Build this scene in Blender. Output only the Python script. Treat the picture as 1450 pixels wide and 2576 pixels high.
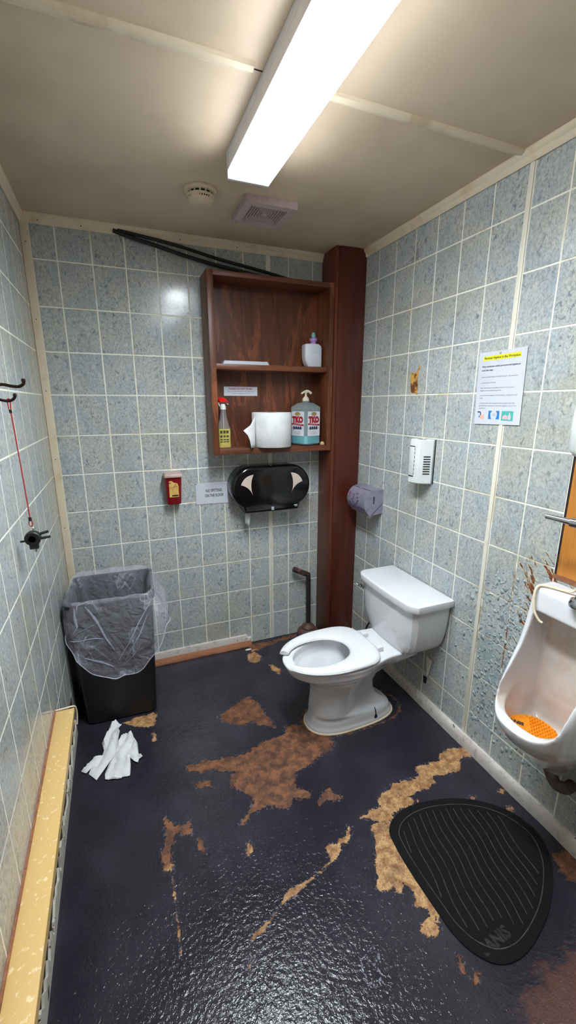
import bpy, bmesh, math, random
import numpy as np
from mathutils import Vector, Matrix, noise as mnoise
random.seed(7); np.random.seed(7)
SC = bpy.context.scene
C = SC.collection
for o in list(bpy.data.objects): bpy.data.objects.remove(o)

# ------------------------------------------------------------------ camera, world, exposure
W, D_REAR, H = 1.73, -2.95, 2.42            # room width, rear wall y, ceiling height (back wall is y = 0)
cd = bpy.data.cameras.new('camera'); cam = bpy.data.objects.new('camera', cd); C.objects.link(cam)
cd.sensor_fit = 'VERTICAL'; cd.sensor_height = 36.0; cd.lens = 1059.18*36/2576; cd.clip_start = .01
yaw, pit = .3831, -.25134
fwd = Vector((math.sin(yaw)*math.cos(pit), math.cos(yaw)*math.cos(pit), math.sin(pit)))
rgt = Vector((math.cos(yaw), -math.sin(yaw), 0)); upv = rgt.cross(fwd)
cam.matrix_world = Matrix(((rgt.x, upv.x, -fwd.x, .322), (rgt.y, upv.y, -fwd.y, -2.478), (rgt.z, upv.z, -fwd.z, 1.578), (0, 0, 0, 1)))
SC.camera = cam
wd = bpy.data.worlds.new('world'); SC.world = wd; wd.use_nodes = True
wd.node_tree.nodes['Background'].inputs[0].default_value = (.5, .52, .56, 1)
wd.node_tree.nodes['Background'].inputs[1].default_value = .05
vs = SC.view_settings
vs.view_transform = 'Standard'; vs.look = 'None'; vs.gamma = 1; vs.use_curve_mapping = False
vs.exposure = 1.27
LENS_POWER, SIDE_POWER = 30.0, 3.6          # fluorescent fixture: lens and lens sides

# ------------------------------------------------------------------ materials
def lin(c):
    return tuple(((v/255)/12.92 if v/255 <= .04045 else ((v/255+.055)/1.055)**2.4) for v in c) + (1,)
class N:
    def __init__(s, name):
        s.m = bpy.data.materials.new(name); s.m.use_nodes = True; s.t = s.m.node_tree
        s.b = s.t.nodes['Principled BSDF']; s.out = s.t.nodes['Material Output']
    def n(s, typ, **kw):
        x = s.t.nodes.new(typ)
        for k, v in kw.items():
            if k.startswith('i_'):
                k2 = k[2:]; x.inputs[int(k2) if k2.isdigit() else k2.replace('_', ' ')].default_value = v
            else: setattr(x, k, v)
        return x
    def l(s, a, b): s.t.links.new(a, b)
    def pos(s, scale=(1, 1, 1), rot=(0, 0, 0), rnd=False):
        g = s.n('ShaderNodeNewGeometry'); src = g.outputs['Position']
        if rnd:
            oi = s.n('ShaderNodeObjectInfo'); mu = s.n('ShaderNodeMath', operation='MULTIPLY'); mu.inputs[1].default_value = 37.
            s.l(oi.outputs['Random'], mu.inputs[0]); ad = s.n('ShaderNodeVectorMath', operation='ADD')
            s.l(src, ad.inputs[0]); s.l(mu.outputs[0], ad.inputs[1]); src = ad.outputs[0]
        mp = s.n('ShaderNodeMapping'); mp.inputs['Scale'].default_value = scale; mp.inputs['Rotation'].default_value = rot
        s.l(src, mp.inputs[0]); return mp.outputs[0]
    def noise(s, vec, scale, detail=3, rough=.55, dist=0):
        x = s.n('ShaderNodeTexNoise'); x.inputs['Scale'].default_value = scale; x.inputs['Detail'].default_value = detail
        x.inputs['Roughness'].default_value = rough; x.inputs['Distortion'].default_value = dist; s.l(vec, x.inputs['Vector']); return x.outputs['Fac']
    def ramp(s, fac, a, b, va=0., vb=1.):
        x = s.n('ShaderNodeMapRange', interpolation_type='SMOOTHSTEP'); s.l(fac, x.inputs[0])
        for i, v in zip((1, 2, 3, 4), (a, b, va, vb)): x.inputs[i].default_value = v
        return x.outputs[0]
    def math(s, op, a, b=None):
        x = s.n('ShaderNodeMath', operation=op)
        for i, v in enumerate((a, b)):
            if v is None: continue
            if isinstance(v, (int, float)): x.inputs[i].default_value = v
            else: s.l(v, x.inputs[i])
        return x.outputs[0]
    def mix(s, fac, a, b):
        x = s.n('ShaderNodeMix', data_type='RGBA')
        if isinstance(fac, (int, float)): x.inputs[0].default_value = fac
        else: s.l(fac, x.inputs[0])
        for i, v in ((6, a), (7, b)):
            if isinstance(v, tuple): x.inputs[i].default_value = lin(v) if len(v) == 3 else v
            else: s.l(v, x.inputs[i])
        return x.outputs[2]
    def bump(s, h, strength, dist=.002, prev=None):
        x = s.n('ShaderNodeBump'); x.inputs['Strength'].default_value = strength; x.inputs['Distance'].default_value = dist
        s.l(h, x.inputs['Height'])
        if prev: s.l(prev, x.inputs['Normal'])
        s.l(x.outputs[0], s.b.inputs['Normal']); return x.outputs[0]
    def base(s, c):
        if isinstance(c, tuple): s.b.inputs['Base Color'].default_value = lin(c)
        else: s.l(c, s.b.inputs['Base Color'])
    def set(s, **kw):
        for k, v in kw.items():
            i = s.b.inputs[k.replace('_', ' ')]
            if isinstance(v, (int, float, tuple)): i.default_value = v
            else: s.l(v, i)
        return s
def M(name, col, rough=.5, metal=0, col2=None, scale=20, lo=.45, hi=.65, stretch=(1, 1, 1), bump=0, bscale=90, coat=0, **kw):
    s = N(name); s.base(col)
    if col2 or bump: p = s.pos(stretch)
    if col2: s.base(s.mix(s.ramp(s.noise(p, scale, 4), lo, hi), col, col2))
    if bump: s.bump(s.noise(p, bscale, 3), bump)
    s.set(Roughness=rough, Metallic=metal, Coat_Weight=coat, **kw); return s.m
def wood(name, dark, light, axis=2, rough=.45, scale=14, worn=None):
    st = [6, 6, 6]; st[axis] = .45
    s = N(name); p = s.pos(tuple(st)); n1 = s.noise(p, scale/4, 5, .6, 1.2); n2 = s.noise(p, scale*2.2, 3)
    c = s.mix(s.ramp(n1, .3, .7), dark, light)
    c = s.mix(s.math('MULTIPLY', s.ramp(n2, .5, .75), .35), c, tuple(int(v*.55) for v in dark))
    if worn:
        st2 = [9, 9, 9]; st2[axis] = 2.2
        c = s.mix(s.math('MULTIPLY', s.ramp(s.noise(s.pos(tuple(st2)), 1.3, 5, .68, .6), .52, .60), .7), c, worn)
    s.base(c); s.bump(n2, .25, .001); s.set(Roughness=rough); return s.m

def tile_mat(name, damage=False, grime=0.3):
    s = N(name); p = s.pos(rnd=True); q = s.pos()
    st = s.pos((1, 1, .72), (0, 0, 0), rnd=True)
    fl = s.noise(st, 62, 3, .6, .7); fine = s.noise(st, 130, 4, .65, .5); big = s.noise(q, 7, 3)
    c = s.mix(s.ramp(big, .35, .68), (192, 193, 186), (176, 185, 189))
    c = s.mix(s.math('MULTIPLY', s.ramp(fine, .40, .64), .7), c, (140, 146, 149))
    dens = s.ramp(s.noise(st, 17, 2), .4, .62)
    c = s.mix(s.math('MULTIPLY', s.math('MULTIPLY', s.ramp(fl, .545, .64), dens), .7), c, (102, 110, 122))
    c = s.mix(s.math('MULTIPLY', s.ramp(s.noise(st, 58, 3), .55, .7), .5), c, (206, 209, 205))
    c = s.mix(s.math('MULTIPLY', s.ramp(s.noise(q, 1.9, 4, .6), .5, .72), grime), c, (150, 141, 112))
    nb = s.noise(p, 240, 2)
    if damage:
        sp = s.n('ShaderNodeSeparateXYZ'); s.l(s.pos(), sp.inputs[0])
        def ell(cy, cz, ry, rz):
            a = s.math('DIVIDE', s.math('SUBTRACT', sp.outputs[1], cy), ry); b = s.math('DIVIDE', s.math('SUBTRACT', sp.outputs[2], cz), rz)
            return s.math('SQRT', s.math('ADD', s.math('MULTIPLY', a, a), s.math('MULTIPLY', b, b)))
        d1 = s.ramp(ell(-1.5, .62, .48, .5), .35, 1.0, 1, 0)
        d2 = s.ramp(ell(-1.50, .89, .17, .27), .2, 1.0, 1, 0)
        mp2 = s.n('ShaderNodeMapping'); mp2.inputs['Scale'].default_value = (1, 3.2, .8); s.l(s.pos((1, 1, 1), (math.radians(42), 0, 0)), mp2.inputs[0])
        streak = s.noise(mp2.outputs[0], 17, 5, .62, .5)
        pe = s.math('ADD', streak, s.math('MULTIPLY', d2, .155))
        peel = s.math('MULTIPLY', s.ramp(pe, .672, .695), s.ramp(d2, 0, .12))
        wet = s.math('MULTIPLY', d1, s.ramp(s.noise(q, 9, 4), .42, .7))
        c = s.mix(s.math('MULTIPLY', wet, .5), c, (128, 158, 160))
        c = s.mix(s.math('MULTIPLY', s.ramp(pe, .63, .67), s.ramp(d2, 0, .2)), c, (205, 200, 178))
        c = s.mix(peel, c, s.mix(s.ramp(s.noise(q, 60, 3), .4, .6), (146, 90, 52), (104, 58, 34)))
        vb = s.ramp(s.noise(q, 52, 2, .5, .3), .56, .7)
        hgt = s.math('ADD', s.math('MULTIPLY', vb, d1), s.math('MULTIPLY', streak, s.math('MULTIPLY', d1, .9)))
        n1 = s.bump(s.math('SUBTRACT', hgt, peel), .75, .006)
        s.bump(nb, .06, .001, n1)
    else: s.bump(nb, .06, .001)
    s.base(c); s.set(Roughness=s.ramp(s.noise(q, 5, 3), .3, .7, .13, .26)); return s.m

MT = {}
MT['tile'] = tile_mat('tileboard'); MT['tile_r'] = tile_mat('tileboard_damaged', True); MT['tile_l'] = tile_mat('tileboard_left', grime=.55)
MT['grout'] = M('grout_cream', (240, 237, 224), .5, col2=(222, 208, 170), scale=6, lo=.52, hi=.72)
def grout_r():
    s = N('grout_stained'); sp = s.n('ShaderNodeSeparateXYZ'); s.l(s.pos(), sp.inputs[0]); p = s.pos()
    a = s.math('DIVIDE', s.math('ADD', sp.outputs[1], 1.5), .36); b = s.math('DIVIDE', s.math('SUBTRACT', sp.outputs[2], .68), .42)
    d = s.ramp(s.math('ADD', s.math('MULTIPLY', a, a), s.math('MULTIPLY', b, b)), .1, 1.1, 1, 0)
    c = s.mix(s.ramp(s.noise(p, 6, 4), .52, .72), (240, 237, 224), (222, 208, 170))
    s.base(s.mix(s.math('MULTIPLY', d, s.ramp(s.noise(p, 24, 4, .65), .4, .58)), c, (124, 88, 54))); s.set(Roughness=.5); return s.m
MT['grout_r'] = grout_r()
MT['ceil'] = M('ceiling_paint', (212, 192, 166), .45, col2=(199, 179, 153), scale=3, lo=.4, hi=.7, bump=.08, bscale=220)
MT['cream'] = M('cream_trim', (222, 206, 180), .5, col2=(196, 172, 138), scale=7, lo=.52, hi=.75)
MT['strip'] = M('strip_white', (228, 223, 208), .4, col2=(206, 194, 166), scale=5, lo=.55, hi=.75)
MT['plain'] = M('plain_wall', (190, 192, 190), .6, col2=(176, 178, 178), scale=4)
MT['dark'] = M('dark_gap', (28, 21, 18), .9, col2=(52, 34, 24), scale=30)
MT['black'] = M('black_gloss', (9, 9, 11), .16, col2=(14, 14, 17), scale=8)
MT['blackm'] = M('black_matte', (20, 20, 23), .5, bump=.1, bscale=300)
MT['porc'] = M('porcelain', (218, 218, 222), .1, col2=(213, 213, 217), scale=5, coat=.3)
def stained():
    s = N('porcelain_stained'); sp = s.n('ShaderNodeSeparateXYZ'); s.l(s.pos(), sp.inputs[0])
    m = s.math('MULTIPLY', s.ramp(sp.outputs[0], 1.463, 1.485), s.ramp(s.math('ABSOLUTE', s.math('ADD', sp.outputs[1], 1.676)), .107, .117, 1, 0))
    m = s.math('MULTIPLY', m, s.math('MULTIPLY', s.ramp(sp.outputs[2], .43, .45), s.ramp(sp.outputs[2], .876, .888, 1, 0)))
    st = s.mix(s.ramp(s.noise(s.pos(), 9, 4), .38, .66), (216, 207, 200), (202, 187, 176))
    s.base(s.mix(m, (218, 218, 222), st)); s.set(Roughness=.1, Coat_Weight=.3); return s.m
MT['porc_in'] = stained()
MT['seat'] = M('seat_plastic', (222, 222, 225), .2, col2=(217, 217, 220), scale=5)
MT['chrome'] = M('chrome', (205, 205, 212), .12, 1, col2=(170, 168, 170), scale=30, lo=.5, hi=.8)
MT['white'] = M('white_plastic', (216, 220, 220), .35, col2=(210, 213, 213), scale=9)
MT['paper'] = M('paper', (200, 203, 213), .8, col2=(194, 197, 207), scale=9)
MT['tissue'] = M('tissue', (220, 220, 220), .9, col2=(210, 210, 212), scale=14, bump=.35, bscale=60)
MT['ink'] = M('ink', (22, 22, 30), .7, col2=(40, 40, 50), scale=50)
MT['inkg'] = M('ink_grey', (120, 122, 138), .7, col2=(140, 142, 155), scale=50)
MT['red'] = M('red_ink', (176, 26, 38), .6, col2=(160, 22, 34), scale=50)
MT['yellow'] = M('highlighter', (240, 232, 20), .7, col2=(228, 218, 30), scale=40)
MT['blue'] = M('print_blue', (32, 122, 196), .7, col2=(28, 110, 182), scale=40)
MT['teal'] = M('print_teal', (70, 178, 168), .7, col2=(62, 168, 160), scale=40)
MT['skin'] = M('print_skin', (226, 176, 150), .7, col2=(220, 166, 140), scale=40)
MT['pink'] = M('print_pink', (232, 178, 184), .7, col2=(226, 168, 174), scale=40)
MT['sharps'] = M('red_plastic', (128, 16, 22), .3, col2=(118, 13, 20), scale=12)
MT['lidp'] = M('lid_plastic', (192, 165, 158), .4, col2=(176, 146, 140), scale=18)
MT['label'] = M('label_yellow', (228, 188, 104), .6, col2=(212, 164, 86), scale=60)
MT['wood_cab'] = wood('cabinet_wood', (84, 43, 25), (116, 64, 38), 2, .42, worn=(150, 86, 52))
MT['wood_back'] = wood('cabinet_back_wood', (74, 38, 23), (100, 54, 33), 2, .4, worn=(136, 76, 44))
MT['wood_h'] = wood('cabinet_wood_horizontal', (88, 45, 26), (120, 67, 40), 0, .42)
MT['wood_post'] = wood('post_wood', (74, 29, 18), (94, 39, 24), 2, .38)
MT['wood_side'] = wood('post_side_wood', (84, 37, 22), (108, 52, 30), 2, .4)
MT['ply'] = wood('plywood', (176, 108, 42), (206, 140, 64), 2, .4, 8)
MT['bare'] = wood('bare_wood', (120, 72, 46), (158, 104, 72), 0, .8, 16)
MT['board'] = M('exposed_board', (206, 152, 66), .8, col2=(104, 58, 28), scale=34, lo=.42, hi=.6)
MT['ledge'] = M('ledge_tan', (212, 176, 114), .35, col2=(232, 208, 164), scale=62, lo=.58, hi=.68)
MT['hook'] = M('hook_bronze', (52, 34, 30), .35, .7, col2=(40, 26, 24), scale=20)
MT['cord'] = M('red_cord', (168, 46, 44), .6, col2=(150, 38, 38), scale=200)
MT['rubber'] = M('plunger_rubber', (94, 66, 52), .6, col2=(70, 48, 40), scale=40)
MT['handle'] = M('plunger_handle', (34, 30, 32), .45, col2=(40, 34, 34), scale=30)
MT['rust'] = M('plunger_grip', (44, 34, 32), .6, col2=(110, 74, 60), scale=26, lo=.5, hi=.66)
MT['tpd'] = M('dispenser_grey', (150, 146, 166), .32, .25, col2=(138, 134, 154), scale=30)
MT['scr'] = M('graffiti_ink', (72, 62, 96), .6, col2=(84, 60, 100), scale=60)
MT['scrp'] = M('graffiti_pink', (158, 66, 120), .6, col2=(140, 60, 110), scale=60)
MT['window'] = M('dispenser_window', (208, 190, 176), .4, col2=(196, 178, 166), scale=18)
MT['mat'] = M('mat_black', (13, 12, 14), .8, col2=(22, 20, 23), scale=260, lo=.5, hi=.7, bump=.6, bscale=420, Specular_IOR_Level=.2)
MT['rib'] = M('mat_groove', (74, 68, 72), .8, col2=(48, 44, 46), scale=60)
MT['matl'] = M('mat_lettering', (40, 36, 38), .8, col2=(18, 17, 19), scale=70, lo=.4, hi=.6)
MT['blister'] = M('blister_paint', (158, 170, 172), .42, col2=(122, 138, 142), scale=60, lo=.42, hi=.62)
MT['orange'] = M('orange_screen', (240, 146, 26), .4, col2=(232, 132, 18), scale=40, Subsurface_Weight=.1)
MT['cable'] = M('cream_cable', (226, 214, 184), .4, col2=(214, 200, 166), scale=40)
MT['vent'] = M('vent_plastic', (196, 176, 176), .5, col2=(172, 150, 150), scale=40, lo=.5, hi=.75)
MT['ventd'] = M('vent_dark', (30, 22, 28), .8, col2=(70, 56, 62), scale=40)
MT['smoke'] = M('smoke_plastic', (218, 198, 172), .5, col2=(206, 184, 158), scale=20)
MT['metalw'] = M('fixture_white', (224, 222, 224), .4, col2=(214, 212, 214), scale=10)
MT['lotion'] = M('lotion_plastic', (216, 220, 230), .35, col2=(208, 212, 224), scale=14, Subsurface_Weight=.2)
MT['purple'] = M('purple_collar', (178, 140, 206), .35, col2=(168, 130, 198), scale=30)
MT['capc'] = M('clear_cap', (120, 190, 190), .15, col2=(150, 205, 204), scale=60, Alpha=.85)
MT['soapb'] = M('soap_gel', (84, 192, 208), .12, col2=(108, 202, 212), scale=18)
MT['jug'] = M('jug_clear', (176, 200, 204), .12, col2=(196, 212, 212), scale=9, Alpha=.34)
MT['labw'] = M('jug_label', (222, 224, 230), .4, col2=(214, 216, 224), scale=20)
MT['navy'] = M('label_navy', (34, 38, 84), .5, col2=(28, 32, 72), scale=40)
MT['pump'] = M('pump_cream', (228, 216, 196), .4, col2=(214, 202, 180), scale=30)
MT['redp'] = M('trigger_red', (222, 20, 26), .3, col2=(208, 16, 22), scale=20)
MT['clear'] = M('clear_bottle', (224, 216, 218), .08, col2=(210, 202, 206), scale=20, Alpha=.16)
MT['yliq'] = M('yellow_cleaner', (206, 194, 26), .12, col2=(186, 172, 18), scale=36)
MT['olive'] = M('bottle_print', (62, 60, 18), .5, col2=(74, 70, 24), scale=40)
MT['stone'] = M('soap_piece', (206, 178, 132), .6, col2=(186, 156, 112), scale=60)
MT['pipe'] = M('pipe_rust', (104, 90, 82), .6, .2, col2=(84, 68, 60), scale=24)
MT['hole'] = M('slot_dark', (16, 14, 15), .8, col2=(22, 20, 20), scale=20)
MT['water'] = M('water', (214, 222, 220), .04, col2=(206, 216, 214), scale=6, Alpha=.5)
MT['fold'] = M('fold_film', (206, 204, 226), .3, col2=(190, 188, 210), scale=60, Alpha=.38)
MT['hem'] = M('hem_film', (216, 214, 230), .3, col2=(200, 198, 216), scale=60, Alpha=.5)
MT['rear_dark'] = wood('rear_low_bounce', (88, 60, 42), (120, 86, 60), 2, .5)  # unseen rear wall and door, colour kept dark to cut bounced light

def chipped(name, paint, under, thr=.6, sc=16, horiz=(1, 1, 1)):
    s = N(name); p = s.pos(horiz); n = s.noise(p, sc, 5, .65, .4)
    c = s.mix(s.ramp(s.noise(p, sc*3, 3), .5, .75), paint, tuple(int(v*.82) for v in paint))
    m = s.ramp(n, thr, thr+.03); c = s.mix(m, c, under); s.base(c); s.bump(s.math('SUBTRACT', 1., m), .5, .002); s.set(Roughness=.55); return s.m
MT['bb'] = chipped('baseboard_paint', (206, 198, 192), (50, 36, 36), .64, 14)
MT['bb2'] = chipped('baseboard_left_paint', (190, 184, 172), (74, 56, 46), .62, 18)

def liner_mat():
    s = N('liner_film'); p = s.pos()
    n2 = s.noise(p, 24, 4, .6, .8); tot = None; h = n2
    for sx, amt in ((.45, .22), (-.5, .22), (0., .2)):
        mp = s.n('ShaderNodeMapping'); mp.inputs['Scale'].default_value = (1, 1, .16); s.l(s.pos((1, 1, 1), (0, sx, 0)), mp.inputs[0])
        n = s.noise(mp.outputs[0], 8, 3, .55, .9); r = s.ramp(s.math('ABSOLUTE', s.math('SUBTRACT', n, .5)), 0, .018, 1, 0)
        r = s.math('MULTIPLY', s.math('MULTIPLY', r, amt), s.ramp(s.noise(p, 7, 2), .42, .62)); tot = r if tot is None else s.math('ADD', tot, r); h = s.math('ADD', h, n)
    a = s.math('MINIMUM', s.math('ADD', tot, .2), .8)
    s.base((222, 220, 236)); s.set(Alpha=a, Roughness=.2)
    s.bump(h, .8, .02); return s.m
MT['liner'] = liner_mat()

def floor_mat():
    s = N('floor_paint'); p = s.pos()
    at = s.n('ShaderNodeAttribute', attribute_name='worn'); at2 = s.n('ShaderNodeAttribute', attribute_name='tan'); at3 = s.n('ShaderNodeAttribute', attribute_name='scuff')
    nz = s.noise(p, 34, 10, .72, .5); nf = s.noise(p, 170, 3, .6)
    w = s.math('ADD', at.outputs['Fac'], s.math('MULTIPLY', s.math('SUBTRACT', nz, .5), 2.3))
    mask = s.math('MULTIPLY', s.ramp(w, .47, .53), s.ramp(s.noise(p, 48, 6, .75, .6), .64, .68, 1, .15))
    br = s.mix(s.ramp(s.noise(p, 26, 8, .7), .38, .62), (72, 44, 31), (134, 86, 55))
    tn = s.mix(s.ramp(s.noise(p, 30, 8, .7), .38, .62), (138, 92, 56), (198, 156, 106))
    br = s.mix(at2.outputs['Fac'], br, tn)
    br = s.mix(s.math('MULTIPLY', s.ramp(s.noise(p, 11, 5, .7), .48, .66), .5), br, (66, 38, 28))
    br = s.mix(s.math('MULTIPLY', s.ramp(nf, .52, .66), .55), br, (56, 34, 26))
    paint = s.mix(s.ramp(s.noise(p, 5, 4), .35, .7), (36, 34, 43), (47, 44, 54))
    # worn-through brown film at the front right, faint scuffs, tiny pale chips
    paint = s.mix(s.math('MULTIPLY', s.ramp(s.math('ADD', at3.outputs['Fac'], s.math('MULTIPLY', s.math('SUBTRACT', s.noise(p, 16, 5, .7), .5), 1.1)), .42, .75), .5), paint, (112, 72, 56))
    at4 = s.n('ShaderNodeAttribute', attribute_name='chip')
    paint = s.mix(s.ramp(s.math('ADD', at4.outputs['Fac'], s.math('MULTIPLY', s.math('SUBTRACT', s.noise(p, 70, 4, .7), .5), 2.6)), .72, .9), paint, (122, 120, 134))
    ring = s.math('MULTIPLY', s.ramp(at.outputs['Fac'], .05, .4), s.ramp(s.noise(p, 75, 4, .7, .8), .56, .62))
    paint = s.mix(s.math('MULTIPLY', ring, .55), paint, (124, 124, 140))
    paint = s.mix(s.ramp(s.noise(p, 105, 2), .775, .80), paint, (168, 166, 178))
    c = s.mix(mask, paint, br); s.base(c)
    h = s.math('ADD', s.noise(s.pos((1, 1, 1)), 84, 3, .6, .6), s.math('MULTIPLY', s.noise(p, 38, 3), .9))
    n1 = s.bump(h, .5, .0034); n2 = s.bump(s.math('SUBTRACT', 1., mask), .7, .002, n1); s.bump(nf, .15, .001, n2)
    s.set(Roughness=s.math('ADD', s.math('MULTIPLY', mask, .5), .15), Specular_IOR_Level=.5); return s.m
MT['floor'] = floor_mat()
def emit(name, col, strength):
    s = N(name); s.base(col); s.set(Emission_Color=lin(col), Emission_Strength=strength); return s.m
MT['lens'] = emit('lens_lit', (240, 250, 255), LENS_POWER)
def prismatic(m):       # prismatic diffuser: throws its light downwards, little of it sideways
    t = m.node_tree; lw = t.nodes.new('ShaderNodeLayerWeight'); lw.inputs[0].default_value = .5
    a = t.nodes.new('ShaderNodeMath'); a.operation = 'SUBTRACT'; a.inputs[0].default_value = 1.; t.links.new(lw.outputs['Facing'], a.inputs[1])
    b = t.nodes.new('ShaderNodeMath'); b.operation = 'MULTIPLY_ADD'; b.inputs[1].default_value = LENS_POWER*1.45; b.inputs[2].default_value = LENS_POWER*.08
    t.links.new(a.outputs[0], b.inputs[0]); t.links.new(b.outputs[0], t.nodes['Principled BSDF'].inputs['Emission Strength'])
prismatic(MT['lens']); MT['lens_side'] = emit('lens_side_lit', (246, 246, 255), SIDE_POWER)

# ------------------------------------------------------------------ mesh helpers (all coordinates are world metres)
OFF = {}
def tag(o, label=None, cat=None, group=None, kind=None):
    for k, v in (('label', label), ('category', cat), ('group', group), ('kind', kind)):
        if v: o[k] = v
    return o
def link(name, me, m, parent=None, loc=(0, 0, 0)):
    o = bpy.data.objects.new(name, me); C.objects.link(o)
    if m and not me.materials: me.materials.append(m)
    o.location = loc; OFF[o.name] = Vector(loc)
    if parent:
        o.parent = parent
        par = OFF[parent.name]; o.location = Vector(loc)-par
    return o
def thing(name, loc, label, cat, group=None):
    o = bpy.data.objects.new(name, None); C.objects.link(o); o.location = loc; o.empty_display_size = .05
    OFF[o.name] = Vector(loc); return tag(o, label, cat, group)
class B:
    def __init__(s): s.bm = bmesh.new()
    def box(s, x0, x1, y0, y1, z0, z1, bev=0, seg=2, rot=None):
        r = bmesh.ops.create_cube(s.bm, size=1)['verts']
        for v in r: v.co = Vector(((x0+x1)/2+v.co.x*(x1-x0), (y0+y1)/2+v.co.y*(y1-y0), (z0+z1)/2+v.co.z*(z1-z0)))
        if bev:
            ed = list({e for v in r for e in v.link_edges})
            g = bmesh.ops.bevel(s.bm, geom=ed, offset=bev, segments=seg, affect='EDGES', profile=.5); r = list({v for f in g['faces'] for v in f.verts} | {v for v in r if v.is_valid})
        if rot:
            c, ang, ax = rot; bmesh.ops.rotate(s.bm, verts=r, cent=c, matrix=Matrix.Rotation(ang, 3, ax))
        return s
    def loft(s, rings, cap0=True, cap1=True, closed=True):
        vr = [[s.bm.verts.new(p) for p in r] for r in rings]; n = len(vr[0])
        for a, b in zip(vr, vr[1:]):
            for i in range(n if closed else n-1):
                j = (i+1) % n
                try: s.bm.faces.new((a[i], a[j], b[j], b[i]))
                except ValueError: pass
        if cap0: s.bm.faces.new(vr[0][::-1])
        if cap1: s.bm.faces.new(vr[-1])
        return s
    def tube(s, pts, r, n=8, smooth=True):
        pts = [Vector(p) for p in pts]
        if smooth and len(pts) > 2:
            out = []
            for i in range(len(pts)-1):
                p0, p1, p2, p3 = pts[max(i-1, 0)], pts[i], pts[i+1], pts[min(i+2, len(pts)-1)]
                for k in range(6):
                    t = k/6; out.append(.5*((2*p1)+(p2-p0)*t+(2*p0-5*p1+4*p2-p3)*t*t+(3*p1-p0-3*p2+p3)*t**3))
            pts = out+[pts[-1]]
        rs = r if isinstance(r, (list, tuple)) else None
        t0 = (pts[1]-pts[0]).normalized(); nrm = t0.orthogonal().normalized(); rings = []
        for i, p in enumerate(pts):
            t = (pts[min(i+1, len(pts)-1)]-pts[max(i-1, 0)]).normalized()
            nrm = (nrm-t*nrm.dot(t)).normalized(); bn = t.cross(nrm)
            rr = rs[0]+(rs[1]-rs[0])*i/(len(pts)-1) if rs else r
            rings.append([p+(nrm*math.cos(a)+bn*math.sin(a))*rr for a in (2*math.pi*k/n for k in range(n))])
        return s.loft(rings)
    def cyl(s, p0, p1, r0, r1=None, n=20): return s.tube([p0, p1], (r0, r0 if r1 is None else r1), n, False)
    def lathe(s, prof, c, n=28, axis='z', cap0=True, cap1=True):
        R = []
        for r, h in prof:
            ring = []
            for k in range(n):
                a = 2*math.pi*k/n; x, y = r*math.cos(a), r*math.sin(a)
                ring.append(Vector(c)+(Vector((x, y, h)) if axis == 'z' else Vector((x, h, y)) if axis == 'y' else Vector((h, x, y))))
            R.append(ring)
        return s.loft(R, cap0, cap1)
    def prism(s, pts, d):
        d = Vector(d); return s.loft([[Vector(p) for p in pts], [Vector(p)+d for p in pts]])
    def face(s, pts): s.bm.faces.new([s.bm.verts.new(p) for p in pts]); return s
    def text(s, txt, size, o, xd, yd, align='CENTER', shear=0, bold=0, width=None):
        cu = bpy.data.curves.new('t', 'FONT'); cu.body = txt; cu.size = size; cu.align_x = align; cu.align_y = 'CENTER'; cu.shear = shear; cu.offset = bold; cu.resolution_u = 2
        ob = bpy.data.objects.new('t', cu); C.objects.link(ob); dg = bpy.context.evaluated_depsgraph_get(); dg.update()
        ev = ob.evaluated_get(dg); me = ev.to_mesh(); xd = Vector(xd); yd = Vector(yd); o = Vector(o)
        w = max((abs(v.co.x) for v in me.vertices), default=1)*(2 if align == 'CENTER' else 1); k = width/w if width else 1
        vv = [s.bm.verts.new(o+xd*(v.co.x*k)+yd*v.co.y) for v in me.vertices]
        for p in me.polygons:
            try: s.bm.faces.new([vv[i] for i in p.vertices])
            except ValueError: pass
        ev.to_mesh_clear(); bpy.data.objects.remove(ob); bpy.data.curves.remove(cu); return s
    def done(s, name, m, parent=None, smooth=35, loc=None, recalc=True, kind=None):
        me = bpy.data.meshes.new(name)
        if recalc: bmesh.ops.recalc_face_normals(s.bm, faces=s.bm.faces)
        base = OFF[parent.name] if parent else Vector(loc or (0, 0, 0))
        bmesh.ops.translate(s.bm, verts=s.bm.verts, vec=-base); s.bm.to_mesh(me); s.bm.free()
        if smooth: me.shade_smooth(); me.set_sharp_from_angle(angle=math.radians(smooth))
        o = link(name, me, MT[m] if isinstance(m, str) else m, parent, base if not parent else base)
        if parent: o.location = (0, 0, 0); OFF[o.name] = OFF[parent.name]
        if kind: o['kind'] = kind
        return o
def struct(o): o['kind'] = 'structure'; return o
def rrect(x0, x1, y0, y1, z, r, n=6):
    r = min(r, (x1-x0)/2-1e-4, (y1-y0)/2-1e-4); out = []
    for cx, cy, a0 in ((x1-r, y1-r, 0), (x0+r, y1-r, 90), (x0+r, y0+r, 180), (x1-r, y0+r, 270)):
        for k in range(n+1):
            a = math.radians(a0+90*k/n); out.append(Vector((cx+r*math.cos(a), cy+r*math.sin(a), z)))
    return out
def modded(o, mods):
    for typ, kw in mods:
        md = o.modifiers.new(typ, typ)
        for k, v in kw.items(): setattr(md, k, v)
    dg = bpy.context.evaluated_depsgraph_get(); dg.update()
    me = bpy.data.meshes.new_from_object(o.evaluated_get(dg)); old = o.data; o.modifiers.clear(); o.data = me; me.name = old.name
    return o
def smoothstep(a, b, x): t = np.clip((x-a)/(b-a), 0, 1); return t*t*(3-2*t)

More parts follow.
